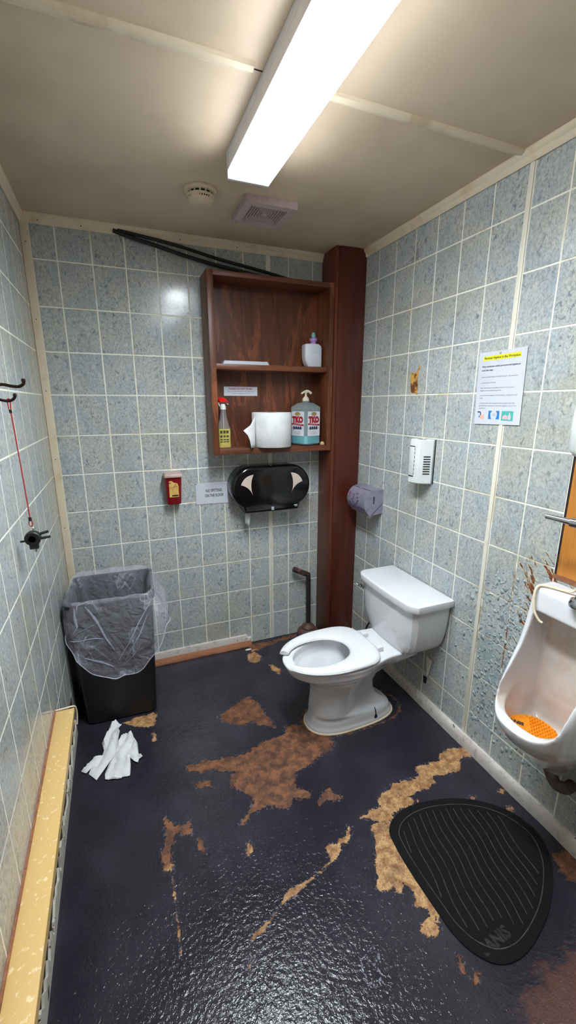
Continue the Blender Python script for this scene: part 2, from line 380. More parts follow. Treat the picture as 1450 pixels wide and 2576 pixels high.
# ------------------------------------------------------------------ room shell
def wall(name, x0, x1, y0, y1, m='grout'): return struct(B().box(x0, x1, y0, y1, -.02, H+.03).done(name, m, smooth=0))
T = .0014   # tile thickness; joints are that much recessed
wb = wall('wall_back', -.1, W+.1, T, .1); TL = .0004; wl = wall('wall_left', -.1, -TL, D_REAR-.1, T); wr = wall('wall_right', W+T, W+.1, D_REAR-.1, T, 'grout_r')
wre = wall('wall_rear', -.1, W+.1, D_REAR-.1, D_REAR, 'rear_dark')
ce = struct(B().box(-.1, W+.1, D_REAR-.1, .1, H, H+.06).done('ceiling', 'ceil', smooth=0))
Bd = B(); Bd.box(.75, 1.55, D_REAR, D_REAR+.04, .005, 2.03, .003); dr = struct(Bd.done('door_1', 'rear_dark'))
B().lathe([(.0, .0), (.012, .0), (.012, .03), (.028, .04), (.028, .06), (.0, .068)], (.82, D_REAR+.04, 1.0), axis='y').done('door_knob', 'chrome', dr)

ZJ = [2.2345-.20425*k for k in range(11)]
cache = {}
def tile(w, h, ax, m):
    T_ = TL if ax == 'l' else T
    key = (round(w, 4), round(h, 4), ax, m)
    if key in cache: return cache[key]
    i = .0011; a, b = w/2, h/2; P = []
    for q, dep in ((0, T_), (0, T_*.4), (i, 0)):
        for sx, sy in ((-1, -1), (1, -1), (1, 1), (-1, 1)): P.append((sx*(a-q), dep, sy*(b-q)))
    if ax == 'r': P = [(p[1], -p[0], p[2]) for p in P]
    if ax == 'l': P = [(-p[1], p[0], p[2]) for p in P]
    F = [(8, 9, 10, 11)]
    for k in (0, 4):
        for j in range(4): F.append((k+j, k+(j+1) % 4, k+4+(j+1) % 4, k+4+j))
    me = bpy.data.meshes.new('tile'); me.from_pydata(P, [], F); me.materials.append(MT[m]); cache[key] = me; return me
J = .0062
def tiles(par, ax, plane, cols, m, skip=None, zlo=.0, zhi=2.385):
    zs = [zhi]+ZJ+[zlo]
    for z1, z0 in zip(zs, zs[1:]):
        if z1-z0 < .02: continue
        for u0, u1 in cols:
            lo, hi = sorted((u0, u1)); zz0, zz1 = z0, z1
            if skip:
                r = skip(lo, hi, zz0, zz1)
                if r is None: continue
                lo, hi, zz0, zz1 = r
            w, h = hi-lo-J, zz1-zz0-J
            if w < .01 or h < .01: continue
            c = ((lo+hi)/2, (zz0+zz1)/2); loc = (c[0], plane, c[1]) if ax == 'b' else (plane, c[0], c[1])
            o = bpy.data.objects.new('tile', tile(w, h, ax, m)); C.objects.link(o); o.parent = par; o.location = loc
def seq(a, step, n): return [(a+step*i, a+step*(i+1)) for i in range(n)]
cb = [(.036, .1413)]+seq(.1413, .1524, 6)+[(1.0557, 1.1905), (1.2105, 1.324), (1.324, 1.476), (1.476, 1.545)]
tiles(wb, 'b', 0, cb, 'tile')
jr = [-.175, -.3073]+[-.3073-.1524*k for k in range(1, 6)]
cr = list(zip(jr, jr[1:]))+[(-1.0693, -1.2165), (-1.2375, -1.379), (-1.379, -1.5315)]+[(-1.5315-.1524*k, -1.5315-.1524*(k+1)) for k in range(4)]
def skr(lo, hi, z0, z1):
    if hi < -1.53 and z0 > .98 and z1 < 1.42: return None
    return lo, hi, z0, z1
tiles(wr, 'r', W, cr, 'tile_r', skr)
jl = [-.012, -.135, -.2875]+[-.44-.1524*k for k in range(10)]
tiles(wl, 'l', 0, list(zip(jl, jl[1:])), 'tile_l')
# raised blisters of the swollen board beside the urinal, joined
bl = B()
for k in range(520):
    y = random.gauss(-1.42, .18); z = random.uniform(.14, .92); dd = math.hypot((y+1.45)/.34, (z-.55)/.42)
    if dd > 1.05 or y < -1.8 or y > -1.06 or abs(y+1.227) < .02: continue
    a = random.uniform(.0024, .0068); ry = a*random.uniform(.8, 1.3); rz = a*random.uniform(.9, 2.2); hgt = a*.8; tilt = random.uniform(-.9, .2)
    R = []
    for r, q in ((1, 0), (.8, .55), (.42, .9)):
        ring = []
        for i in range(7):
            t = 2*math.pi*i/7; uy, uz = math.cos(t)*r*ry, math.sin(t)*r*rz
            ring.append((W-hgt*q, y+uy*math.cos(tilt)-uz*math.sin(tilt), z+uy*math.sin(tilt)+uz*math.cos(tilt)))
        R.append(ring)
    bl.loft(R, False, True)
bl.done('blister', 'blister', wr, 80, kind='stuff')
# broken-out patch in the right wall
pp = [(-.642, 1.724), (-.652, 1.735), (-.664, 1.722), (-.678, 1.733), (-.690, 1.728), (-.698, 1.752), (-.707, 1.763), (-.716, 1.748), (-.702, 1.738), (-.700, 1.70), (-.707, 1.621), (-.683, 1.630), (-.650, 1.632)]
B().prism([(W-.0006, y, z) for y, z in pp], (.0004, 0, 0)).done('exposed_board', 'board', wr, 0)
# plywood patch replacing the missing tile area
pl = thing('plywood_panel', (W, -1.75, .985), 'orange plywood patch set into the right wall behind the flush valve', 'panel')
B().box(W-.0008, W+.0015, -2.15, -1.541, .992, 1.41).done('sheet', 'ply', pl)
B().box(W-.0012, W+.001, -1.541, -1.533, .985, 1.412).done('dark_edge', 'dark', pl)
B().box(W-.003, W+.001, -2.15, -1.53, .975, .9915).done('bottom_edge', 'bare', pl)

# floor with worn patches painted from traced outlines (world metres)
POLY = {'brown_main':[(0.682,-0.906),(0.769,-0.893),(0.844,-0.867),(0.924,-0.866),(0.968,-0.857),(0.971,-0.811),(1.052,-0.829),(1.079,-0.889),(1.144,-0.949),(1.159,-1.0),(1.12,-1.034),(1.042,-1.051),(0.984,-1.073),(0.924,-1.082),(0.893,-1.132),(0.905,-1.167),(0.946,-1.194),(0.924,-1.223),(0.865,-1.199),(0.817,-1.235),(0.78,-1.202),(0.727,-1.189),(0.684,-1.199),(0.635,-1.23),(0.627,-1.218),(0.681,-1.18),(0.708,-1.145),(0.682,-1.097),(0.644,-1.052),(0.638,-1.009),(0.672,-0.98)],'b2':[(0.479,-0.87),(0.548,-0.869),(0.599,-0.878),(0.677,-0.892),(0.708,-0.91),(0.674,-0.97),(0.632,-0.964),(0.587,-0.935),(0.545,-0.934),(0.483,-0.899)],'b3':[(0.677,-0.612),(0.757,-0.583),(0.823,-0.536),(0.879,-0.533),(0.904,-0.594),(0.909,-0.675),(0.928,-0.743),(0.928,-0.8),(0.878,-0.766),(0.832,-0.719),(0.779,-0.726),(0.738,-0.695),(0.688,-0.654)],'b4':[(0.357,-1.08),(0.376,-1.109),(0.395,-1.133),(0.437,-1.142),(0.449,-1.113),(0.448,-1.163),(0.458,-1.191),(0.431,-1.18),(0.39,-1.171),(0.37,-1.217),(0.363,-1.299),(0.342,-1.29),(0.33,-1.244),(0.337,-1.204),(0.356,-1.158)],'b5':[(0.472,-1.212),(0.484,-1.225),(0.484,-1.281),(0.457,-1.256)],'b6':[(0.961,-1.238),(1.003,-1.207),(1.03,-1.208),(1.025,-1.235),(1.053,-1.266),(1.021,-1.276),(0.99,-1.25),(0.949,-1.261)],'t1':[(0.905,-1.417),(0.941,-1.424),(0.988,-1.412),(1.014,-1.382),(1.024,-1.395),(0.994,-1.431),(0.957,-1.439),(0.921,-1.475),(0.897,-1.476),(0.889,-1.448)],'t2':[(0.221,-0.48),(0.287,-0.462),(0.363,-0.463),(0.386,-0.48),(0.365,-0.559),(0.328,-0.558),(0.283,-0.534),(0.239,-0.501)],'t3':[(0.622,-1.303),(0.644,-1.301),(0.654,-1.331),(0.624,-1.345)],'t4':[(0.352,-0.609),(0.368,-0.605),(0.363,-0.66),(0.349,-0.661)],'b7':[(0.488,-0.969),(0.559,-0.987),(0.561,-1.019),(0.499,-0.999)],'l1':[(0.9,-1.47),(0.902,-1.478),(0.793,-1.508),(0.746,-1.524),(0.733,-1.53),(0.706,-1.529),(0.691,-1.525),(0.713,-1.504),(0.79,-1.497)],'l2':[(0.697,-1.522),(0.7,-1.524),(0.65,-1.555),(0.621,-1.571),(0.601,-1.584),(0.572,-1.588),(0.561,-1.584),(0.588,-1.568),(0.637,-1.555)],'l3':[(0.531,-1.654),(0.535,-1.655),(0.552,-1.62),(0.564,-1.587),(0.56,-1.586)],'l4':[(0.36,-1.297),(0.365,-1.299),(0.363,-1.375),(0.362,-1.439),(0.359,-1.552),(0.354,-1.55),(0.357,-1.443),(0.358,-1.379)],'t7':[(1.735,-1.266),(1.659,-1.23),(1.584,-1.239),(1.551,-1.272),(1.446,-1.256),(1.418,-1.271),(1.416,-1.304),(1.369,-1.301),(1.289,-1.293),(1.232,-1.309),(1.189,-1.33),(1.175,-1.36),(1.137,-1.359),(1.079,-1.374),(1.109,-1.396),(1.152,-1.426),(1.108,-1.409),(1.086,-1.438),(1.079,-1.484),(1.039,-1.526),(1.015,-1.58),(0.989,-1.615),(1.032,-1.627),(1.051,-1.625),(1.042,-1.646),(1.064,-1.65),(1.085,-1.629),(1.103,-1.646),(1.099,-1.683),(1.078,-1.702),(1.114,-1.717),(1.106,-1.741),(1.064,-1.749),(1.046,-1.771),(1.067,-1.788),(1.107,-1.788),(1.119,-1.767),(1.109,-1.751),(1.14,-1.75),(1.138,-1.665),(1.14,-1.555),(1.141,-1.509),(1.15,-1.464),(1.173,-1.435),(1.211,-1.403),(1.332,-1.398),(1.307,-1.362),(1.351,-1.365),(1.412,-1.367),(1.462,-1.355),(1.471,-1.326),(1.519,-1.337),(1.599,-1.352),(1.666,-1.29),(1.705,-1.315)],'b8':[(1.649,-1.755),(1.705,-1.76),(1.72,-1.8),(1.646,-1.85),(1.618,-1.833),(1.616,-1.802)],'b9':[(1.114,-1.85),(1.121,-1.86),(1.11,-1.889),(1.1,-1.888)],'b10':[(1.13,-1.889),(1.143,-1.902),(1.125,-1.919),(1.115,-1.91)],'t8':[(0.987,-0.128),(1.036,-0.123),(1.06,-0.191),(1.038,-0.23),(0.997,-0.245),(0.966,-0.201)],'t9':[(1.075,-0.284),(1.107,-0.32),(1.128,-0.359),(1.101,-0.406),(1.077,-0.353)],'b11':[(1.009,-0.024),(1.181,-0.038),(1.377,-0.011),(1.371,-0.049),(1.187,-0.078),(1.019,-0.116)],'s1':[(1.685,-1.477),(1.7,-1.494),(1.685,-1.503),(1.676,-1.488)],'s2':[(1.648,-1.555),(1.668,-1.566),(1.651,-1.577),(1.64,-1.565)],'s3':[(1.54,-1.464),(1.566,-1.474),(1.553,-1.484),(1.533,-1.476)]}
gx = np.linspace(-.02, W+.02, 300); gy = np.concatenate([np.linspace(D_REAR-.02, -2.05, 30)[:-1], np.linspace(-2.05, .02, 360)])
X, Y = np.meshgrid(gx, gy); P = np.stack([X.ravel(), Y.ravel()], 1)
worn = np.zeros(len(P)); tan = np.zeros(len(P))
for k, pg in POLY.items():
    A = np.array(pg); Bq = np.roll(A, -1, 0); mn, mx = A.min(0)-.06, A.max(0)+.06
    sel = np.where(((P > mn) & (P < mx)).all(1))[0]
    if not len(sel): continue
    Q = P[sel]; d = np.full(len(Q), 9.); ins = np.zeros(len(Q), bool)
    for a, b in zip(A, Bq):
        ab = b-a; t = np.clip(((Q-a)@ab)/max(ab@ab, 1e-9), 0, 1); d = np.minimum(d, np.linalg.norm(Q-a-t[:, None]*ab, axis=1))
        if a[1] != b[1]:
            c = ((a[1] > Q[:, 1]) != (b[1] > Q[:, 1])) & (Q[:, 0] < (b[0]-a[0])*(Q[:, 1]-a[1])/(b[1]-a[1])+a[0]); ins ^= c
    sd = np.where(ins, d, -d); sc = .035 if k[0] == 'b' else .018 if k[0] == 'l' else .028
    v = np.clip(.5+sd/sc+(.1 if k[0] == 's' else -.06 if k[0] == 'l' else 0), 0, 1); worn[sel] = np.maximum(worn[sel], v)
    if k[0] in 'tls': tan[sel] = np.maximum(tan[sel], (sd > -.03)*(1. if k[0] == 't' else .75))
# paint scraped off along the toilet foot
fx = (P[:, 0]-1.34)/.27; fy = (P[:, 1]+.847)/.128; rr = (np.abs(fx)**3+np.abs(fy)**3)**(1/3)
worn = np.maximum(worn, np.clip(.62-np.abs(rr-1)*6, 0, 1))
scuff = np.exp(-(((P[:, 0]-1.38)/.3)**2+((P[:, 1]+2.08)/.15)**2))+.45*np.exp(-(((P[:, 0]-.72)/.3)**2+((P[:, 1]+1.05)/.4)**2))*.6
chip = np.zeros(len(P))      # two scraped rings in the paint
for lp in ([(.872, -1.744), (.894, -1.738), (.903, -1.753), (.895, -1.776), (.875, -1.776)], [(.873, -1.779), (.884, -1.801), (.858, -1.821), (.84, -1.807), (.836, -1.782), (.846, -1.749), (.86, -1.751)]):
    for a, b in zip(lp, lp[1:]):
        a, b = np.array(a), np.array(b); ab = b-a; t = np.clip(((P-a)@ab)/(ab@ab), 0, 1); chip = np.maximum(chip, np.clip(1-np.linalg.norm(P-a-t[:, None]*ab, axis=1)/.009, 0, 1))
nx, ny = len(gx), len(gy)
idx = np.arange(nx*ny).reshape(ny, nx); Fq = np.stack([idx[:-1, :-1], idx[:-1, 1:], idx[1:, 1:], idx[1:, :-1]], -1).reshape(-1, 4)
me = bpy.data.meshes.new('floor'); me.from_pydata(np.c_[P, np.zeros(len(P))].tolist(), [], Fq.tolist())
for nm, arr in (('worn', worn), ('tan', tan), ('scuff', scuff), ('chip', chip)):
    at = me.attributes.new(nm, 'FLOAT', 'POINT'); at.data.foreach_set('value', arr.astype(np.float32))
fl = struct(link('floor', me, MT['floor']))
B().box(-.1, W+.1, D_REAR-.1, .1, -.06, -.004).done('subfloor', 'dark', fl, 0)

# ------------------------------------------------------------------ mouldings
TN = [0]
def trim(b, m='cream', sm=35): TN[0] += 1; return struct(b.done('trim_%d' % TN[0], m, None, sm))
cs = [(0, 2.379), (.006, 2.377), (.010, 2.382), (.013, 2.398), (.022, 2.406), (.024, 2.412), (.024, 2.4195), (0, 2.4195)]   # crown profile: offset from wall, z
trim(B().loft([[(x, -d, z) for d, z in cs] for x in (.0, 1.537)]))
trim(B().loft([[(W-d, y, z) for d, z in cs] for y in (-.181, D_REAR)]))
trim(B().loft([[(d, y, z) for d, z in cs] for y in (.0, D_REAR)]))
cb_ = B().box(.002, .036, -.0075, .0005, .0, 2.378, .002); trim(cb_)
trim(B().box(1.1915, 1.2095, -.0025, .001, .012, 2.378, .0008), 'strip')
trim(B().box(W-.003, W+.001, -1.2355, -1.2185, .055, 2.38, .0008), 'strip')
tb = trim(B().box(-.003, -.0005, -.004, -.0005, .0, 2.38), 'dark')
# nail heads on the corner batten and crown
nb = B()
for z in (2.30, 1.97, 1.64, 1.30, .93): nb.lathe([(.0026, 0), (.002, -.0012)], (.019, -.0076, z), 8, 'y')
for x in (.08, .26, .72, 1.02): nb.lathe([(.003, 0), (.002, -.0015)], (x, -.0115, 2.393), 8, 'y')
nb.done('nail', 'dark', bpy.data.objects['trim_4'], kind='stuff')
# ceiling battens over the panel joint
def batten(x0, x1, y0, y1):
    pr = [(0, 0), (.003, -.009), (.012, -.013), (.020, -.012), (.034, -.004), (y1-y0, 0)]
    b = B().loft([[(x, y0+p, H+q) for p, q in pr] for x in (x0, x1)]); return trim(b)
batten(.025, .737, -1.222, -1.176); batten(.979, W-.004, -1.208, -1.164)
trim(B().box(.737, .766, -1.2, -1.197, H-.0012, H+.001), 'dark')
# baseboards
def bboard(y0, y1):
    R = []; n = 60
    for k in range(n+1):
        y = y0+(y1-y0)*k/n; j = random.uniform(-.0016, .0016); jz = random.uniform(-.003, .003)
        R.append([(W-.0005, y, .0), (W-.021+j, y, .0), (W-.022+j, y, .03+jz), (W-.019+j, y, .050+jz), (W-.011, y, .062), (W-.0005, y, .063)])
    return B().loft(R)
o = struct(bboard(-.19, D_REAR).done('baseboard_right', 'bb', None, 50))
R = []
for k in range(41):
    x = .40+(1.045-.40)*k/40; j = random.uniform(-.002, .002); e = 1 if k < 39 else .7
    R.append([(x, -.0005, .004), (x, -.017+j, .004), (x, -.018+j, .045+j*2), (x, -.012, .066*e), (x, -.0005, .068*e)])
struct(B().loft(R).done('baseboard_back', 'bb', None, 50))
R = []
for k in range(41):
    x = .41+(1.04-.41)*k/40; j = random.uniform(-.003, .003)
    R.append([(x, -.018, .001), (x, -.052+j, .001), (x, -.050+j, .012+j), (x, -.03, .026+j*.5), (x, -.018, .027)])
bs = trim(B().loft(R), 'bare', 50)
# left baseboard with ragged rotten top
top = []; y = -.47
while y > D_REAR+.05:
    top.append((y, random.uniform(.030, .085))); y -= random.uniform(.006, .03)
pts = [(.010, -.47, 0)]+[(.010, a, b) for a, b in top]+[(.010, top[-1][0], 0)]
struct(B().prism(pts, (-.0095, 0, 0)).done('baseboard_left', 'bb2', None, 0))
B().box(.0004, .003, D_REAR, -.46, .0, .20).done('rotten_gap', 'dark', wl, 0)

# ------------------------------------------------------------------ ledge along the left wall
lg = thing('wall_ledge', (.0, -1.7, .40), 'long narrow tan ledge board sticking out low along the left wall', 'ledge')
B().box(.0005, .070, -2.75, -.852, .402, .420, .0015).done('ledge_board', 'ledge', lg)
B().box(.0005, .006, -2.75, -.852, .421, .427).done('back_seam', 'bare', lg)
B().box(.062, .066, -2.75, -.87, .372, .4015).done('front_lip', 'ledge', lg)
B().tube([(.001, -.850, .424), (.035, -.850, .4255), (.062, -.848, .425), (.071, -.842, .417), (.0735, -.836, .395), (.072, -.836, .36), (.069, -.842, .335)], .0032).done('edge_cord', 'cream', lg)

# ------------------------------------------------------------------ ceiling fixture, vent, smoke detector
lf = thing('ceiling_light', (.84, -1.42, H), 'long white fluorescent wraparound light fixture lit on the ceiling', 'light')
B().box(.766, .917, -2.035, -.806, 2.395, 2.4195).done('housing', 'metalw', lf, 0)
B().box(.767, .916, -2.022, -.819, 2.338, 2.3455, .003).done('lens', 'lens', lf)
for sx in (.7665, .9140): B().box(sx, sx+.0025, -2.022, -.819, 2.3458, 2.3615).done('lens_side', 'lens_side', lf)
for sx in (.767, .9125): B().box(sx, sx+.0035, -2.022, -.819, 2.362, 2.3948).done('housing_side', 'metalw', lf, 0)
for y0 in (-2.035, -.819): B().box(.766, .917, y0, y0+.013, 2.337, 2.3955, .002).done('end_cap', 'metalw', lf)
vn = thing('exhaust_vent', (1.03, -.435, H), 'square off white exhaust fan grille on the ceiling', 'vent')
vx, vy, vh = 1.0285, -.434, .1165
def sq(b, h0, h1, z0, z1):
    O = [(vx+sx*h0, vy+sy*h0) for sx, sy in ((-1, -1), (1, -1), (1, 1), (-1, 1))]; I = [(vx+sx*h1, vy+sy*h1) for sx, sy in ((-1, -1), (1, -1), (1, 1), (-1, 1))]
    rings = [[(x, y, z1) for x, y in O], [(x, y, z0) for x, y in O], [(x, y, z0) for x, y in I], [(x, y, z1) for x, y in I]]
    return b.loft(rings, False, False)
sq(B(), vh, .083, 2.392, 2.4195).done('frame', 'vent', vn, 30)
B().box(vx-.083, vx+.083, vy-.083, vy+.083, 2.415, 2.4195).done('duct_opening', 'ventd', vn, 0)
for i in range(6):
    h = .079-.0115*i; sq(B(), h, h-.0048, 2.4+.0002*i, 2.415).done('louvre', 'vent', vn, 30)
B().box(vx-.012, vx+.012, vy-.009, vy+.009, 2.399, 2.415, .001).done('centre_plate', 'vent', vn)
sm = thing('smoke_detector', (.732, -.508, H), 'round cream smoke detector on the ceiling beside the vent', 'detector')
sc_ = (.732, -.508, H)
B().lathe([(.066, -.001), (.066, -.008), (.060, -.013), (.050, -.014)], sc_, 36).done('base', 'smoke', sm)
B().lathe([(.048, -.013), (.048, -.027)], sc_, 36).done('sensor_band', 'hole', sm)
B().lathe([(.056, -.024), (.056, -.033), (.048, -.045), (.030, -.052), (.012, -.054), (.0, -.054)][:-1], sc_, 36).done('cover', 'smoke', sm)
for a0, a1 in ((150, 215), (255, 300)):
    b = B()
    for k in range(8):
        t0, t1 = (math.radians(a0+(a1-a0)*(k+i)/8) for i in (0, 1))
        q = []
        for r, z in ((.0545, -.034), (.0500, -.0405)):
            q.append([Vector(sc_)+Vector((math.cos(t)*(r+.0008), math.sin(t)*(r+.0008), z)) for t in (t0, t1)])
        b.face([q[0][0], q[0][1], q[1][1], q[1][0]])
    b.done('slot', 'hole', sm)
for k in range(14):
    t = math.radians(25.7*k); p = Vector(sc_)+Vector((math.cos(t)*.050, math.sin(t)*.050, -.019))
    B().box(p.x-.003, p.x+.003, p.y-.003, p.y+.003, H-.028, H-.012).done('vane', 'smoke', sm, 0)

# ------------------------------------------------------------------ corner post, cabinet
po = thing('corner_post', (1.63, -.09, 0), 'dark red brown boxed timber post in the back right corner', 'post')
B().box(1.537, 1.556, -.178, -.0006, .001, 2.4175, .002).done('side_board', 'wood_side', po)
B().box(1.5565, W-.0005, -.181, -.0006, .001, 2.4175, .003).done('front_board', 'wood_post', po)
ca = thing('wall_cabinet', (1.17, -.085, 1.302), 'open brown wooden wall cabinet with one shelf hanging on the back wall', 'cabinet')
x0, x1, z0, z1, dp = .813, 1.534, 1.302, 2.232, -.170
B().box(x0, x0+.033, dp, -.001, z0, z1, .002).done('side_panel', 'wood_cab', ca)
B().box(x1-.028, x1, dp, -.001, z0, z1, .002).done('side_panel', 'wood_cab', ca)
B().box(x0+.0332, x1-.0282, dp+.002, -.001, z1-.026, z1-.001, .0015).done('top_board', 'wood_h', ca)
B().box(x0+.0332, x1-.0282, dp, -.001, z0+.001, z0+.0335, .0015).done('bottom_board', 'wood_h', ca)
B().box(x0+.0332, x1-.0282, dp+.019, -.008, 1.757, 1.786, .0015).done('shelf', 'wood_h', ca)
B().box(x0+.0332, x1-.0282, -.0075, -.001, z0+.034, z1-.0265).done('back_panel', 'wood_back', ca)
fn = thing('flush_notice', (1.02, -.009, 1.65), 'small white printed notice stuck inside the wall cabinet, PLEASE DO NOT FLUSH', 'sign')
B().box(.920, 1.121, -.0092, -.0078, 1.6235, 1.6745).done('card', 'paper', fn, 0)
B().text('PLEASE DO NOT FLUSH', .0135, (1.02, -.0095, 1.6625), (1, 0, 0), (0, 0, 1), bold=.0003, width=.138).done('heading', 'red', fn, 0)
B().text('Paper Towels, Feminine Products, Tampons, Wipes & Rags', .0075, (1.02, -.0095, 1.6475), (1, 0, 0), (0, 0, 1), width=.158).done('text_line', 'ink', fn, 0)
B().text('Please dispose of these items in the trash can', .0068, (1.025, -.0095, 1.637), (1, 0, 0), (0, 0, 1), width=.11).done('text_line', 'ink', fn, 0)

# things in the cabinet
SF, BF = 1.7862, 1.3357
sp = thing('paper_stack', (1.02, -.09, SF), 'flat stack of folded white paper towels on the upper cabinet shelf', 'paper')
for k in range(3): B().box(.890+.004*k, 1.150-.003*k, -.142+.002*k, -.045, SF+.0003+.006*k, SF+.0058+.006*k, .0012).done('folded_sheet', 'paper', sp)
lb = thing('lotion_bottle', (1.44, -.085, SF), 'milky white squeeze bottle with purple collar on the upper shelf', 'bottle')
prof = [(1.407, 1.7865), (1.490, 1.7865), (1.491, 1.80), (1.491, 1.897), (1.486, 1.907), (1.470, 1.917), (1.430, 1.9185), (1.392, 1.9155), (1.384, 1.910), (1.383, 1.870), (1.384, 1.838), (1.391, 1.812), (1.400, 1.794)]
R = []
for yy, sh in ((-.114, .90), (-.110, .985), (-.104, 1), (-.066, 1), (-.060, .985), (-.056, .90)):
    cx, cz = 1.437, 1.853; R.append([(cx+(px-cx)*sh, yy, max(1.7865, cz+(pz-cz)*sh)) for px, pz in prof])
B().loft(R).done('body', 'lotion', lb, 50)
B().lathe([(.016, 0), (.0155, .012), (.0165, .014), (.022, .017), (.022, .030), (.017, .034), (.008, .036)], (1.447, -.085, 1.917)).done('collar', 'purple', lb)
B().lathe([(.010, 0), (.012, .006), (.012, .018), (.009, .027), (.004, .031)], (1.447, -.085, 1.951)).done('cap', 'capc', lb)
B().box(1.428, 1.482, -.1152, -.1138, 1.868, 1.886, .0006).done('moulded_panel', 'lotion', lb)
sb = thing('spray_bottle', (.89, -.10, BF), 'clear spray bottle half full of yellow cleaner with red trigger head', 'bottle')
def flat(z, w, d, cx=.889, cy=-.10): return rrect(cx-w, cx+w, cy-d, cy+d, z, min(w, d)*.75, 5)
B().loft([flat(BF+.0005, .036, .024), flat(BF+.006, .039, .026), flat(BF+.112, .038, .026), flat(BF+.128, .030, .022), flat(BF+.165, .0195, .0175), flat(BF+.205, .0155, .0155), flat(BF+.214, .0145, .0145)]).done('bottle', 'clear', sb, 50)
B().loft([flat(BF+.003, .034, .022), flat(BF+.008, .037, .024), flat(BF+.106, .0365, .0243)]).done('liquid', 'yliq', sb, 50)
b = B()
for zz, h in ((.090, .016), (.066, .010), (.048, .006), (.036, .005)):
    for xx in (.862, .880, .897): b.box(xx, xx+.013, -.1268, -.1262, BF+zz-h/2, BF+zz+h/2)
b.done('label_print', 'olive', sb, 0)
B().lathe([(.0165, 0), (.0165, .016), (.013, .022), (.011, .03)], (.889, -.10, BF+.212)).done('collar', 'white', sb)
hd = [(.857, 1.607), (.866, 1.612), (.893, 1.612), (.904, 1.604), (.921, 1.586), (.919, 1.582), (.905, 1.590), (.897, 1.585), (.872, 1.585), (.861, 1.594)]
B().loft([[(.889+(x-.889)*s_, y, 1.6+(z-1.6)*s_) for x, z in hd] for y, s_ in ((-.114, .9), (-.111, 1), (-.089, 1), (-.086, .9))]).done('trigger_head', 'redp', sb, 50)
B().tube([(.868, -.10, 1.592), (.866, -.10, 1.580), (.871, -.10, 1.566)], .0035).done('nozzle', 'white', sb)
B().tube([(.908, -.10, 1.588), (.913, -.10, 1.580), (.921, -.10, 1.576)], .004).done('trigger', 'white', sb)
B().cyl((.889, -.10, BF+.02), (.889, -.10, BF+.212), .0016, n=8).done('dip_tube', 'white', sb)
pr = thing('paper_roll', (1.167, -.128, BF), 'big white centre feed paper towel roll on the bottom cabinet board', 'paper roll')
rc = (1.167, -.1255, BF+.0004)
B().lathe([(.028, .006), (.110, 0), (.1145, .004), (.1145, .192), (.112, .195), (.028, .193)], rc, 56).done('roll', 'tissue', pr, 50)
B().lathe([(.0275, .004), (.0275, .194)], rc, 24, cap0=False, cap1=False).done('core', 'bare', pr, 60)
G0 = [(1.056, -.160, 1.510), (1.018, -.190, 1.462), (.974, -.205, 1.436), (.998, -.206, 1.410), (1.012, -.203, 1.378), (1.020, -.199, 1.338), (1.053, -.165, 1.337)]
b = B(); cc = Vector((1.040, -.176, 1.42)); bv = [b.bm.verts.new(p) for p in G0]; cv = b.bm.verts.new(cc)
for i in range(len(bv)-1): b.bm.faces.new((bv[i], bv[i+1], cv))
b.bm.faces.new((bv[-1], bv[0], cv)); bmesh.ops.subdivide_edges(b.bm, edges=b.bm.edges, cuts=2, use_grid_fill=True)
tl = b.done('loose_sheet', 'tissue', pr, 60); modded(tl, [('SOLIDIFY', dict(thickness=.0012))])
jg = thing('soap_jug', (1.395, -.095, BF), 'square clear jug of blue hand soap with cream pump, bottom cabinet board', 'bottle')
jc = Vector((1.396, -.098, 0)); Z0 = BF+.0006
def dia(z, h, r=.02):
    pts = rrect(-h, h, -h, h, 0, r, 5); c, s_ = math.cos(math.radians(22)), math.sin(math.radians(22))
    return [Vector((jc.x+p.x*c-p.y*s_, jc.y+p.x*s_+p.y*c, z)) for p in pts]
B().loft([dia(Z0, .058), dia(Z0+.01, .0675), dia(Z0+.2, .0675), dia(Z0+.214, .069), dia(Z0+.225, .066), dia(Z0+.246, .038, .012), dia(Z0+.252, .018, .01), dia(Z0+.262, .018, .01)]).done('jug_body', 'jug', jg, 45)
B().loft([dia(Z0+.004, .056), dia(Z0+.012, .0655), dia(Z0+.058, .0655)]).done('soap', 'soapb', jg, 45)
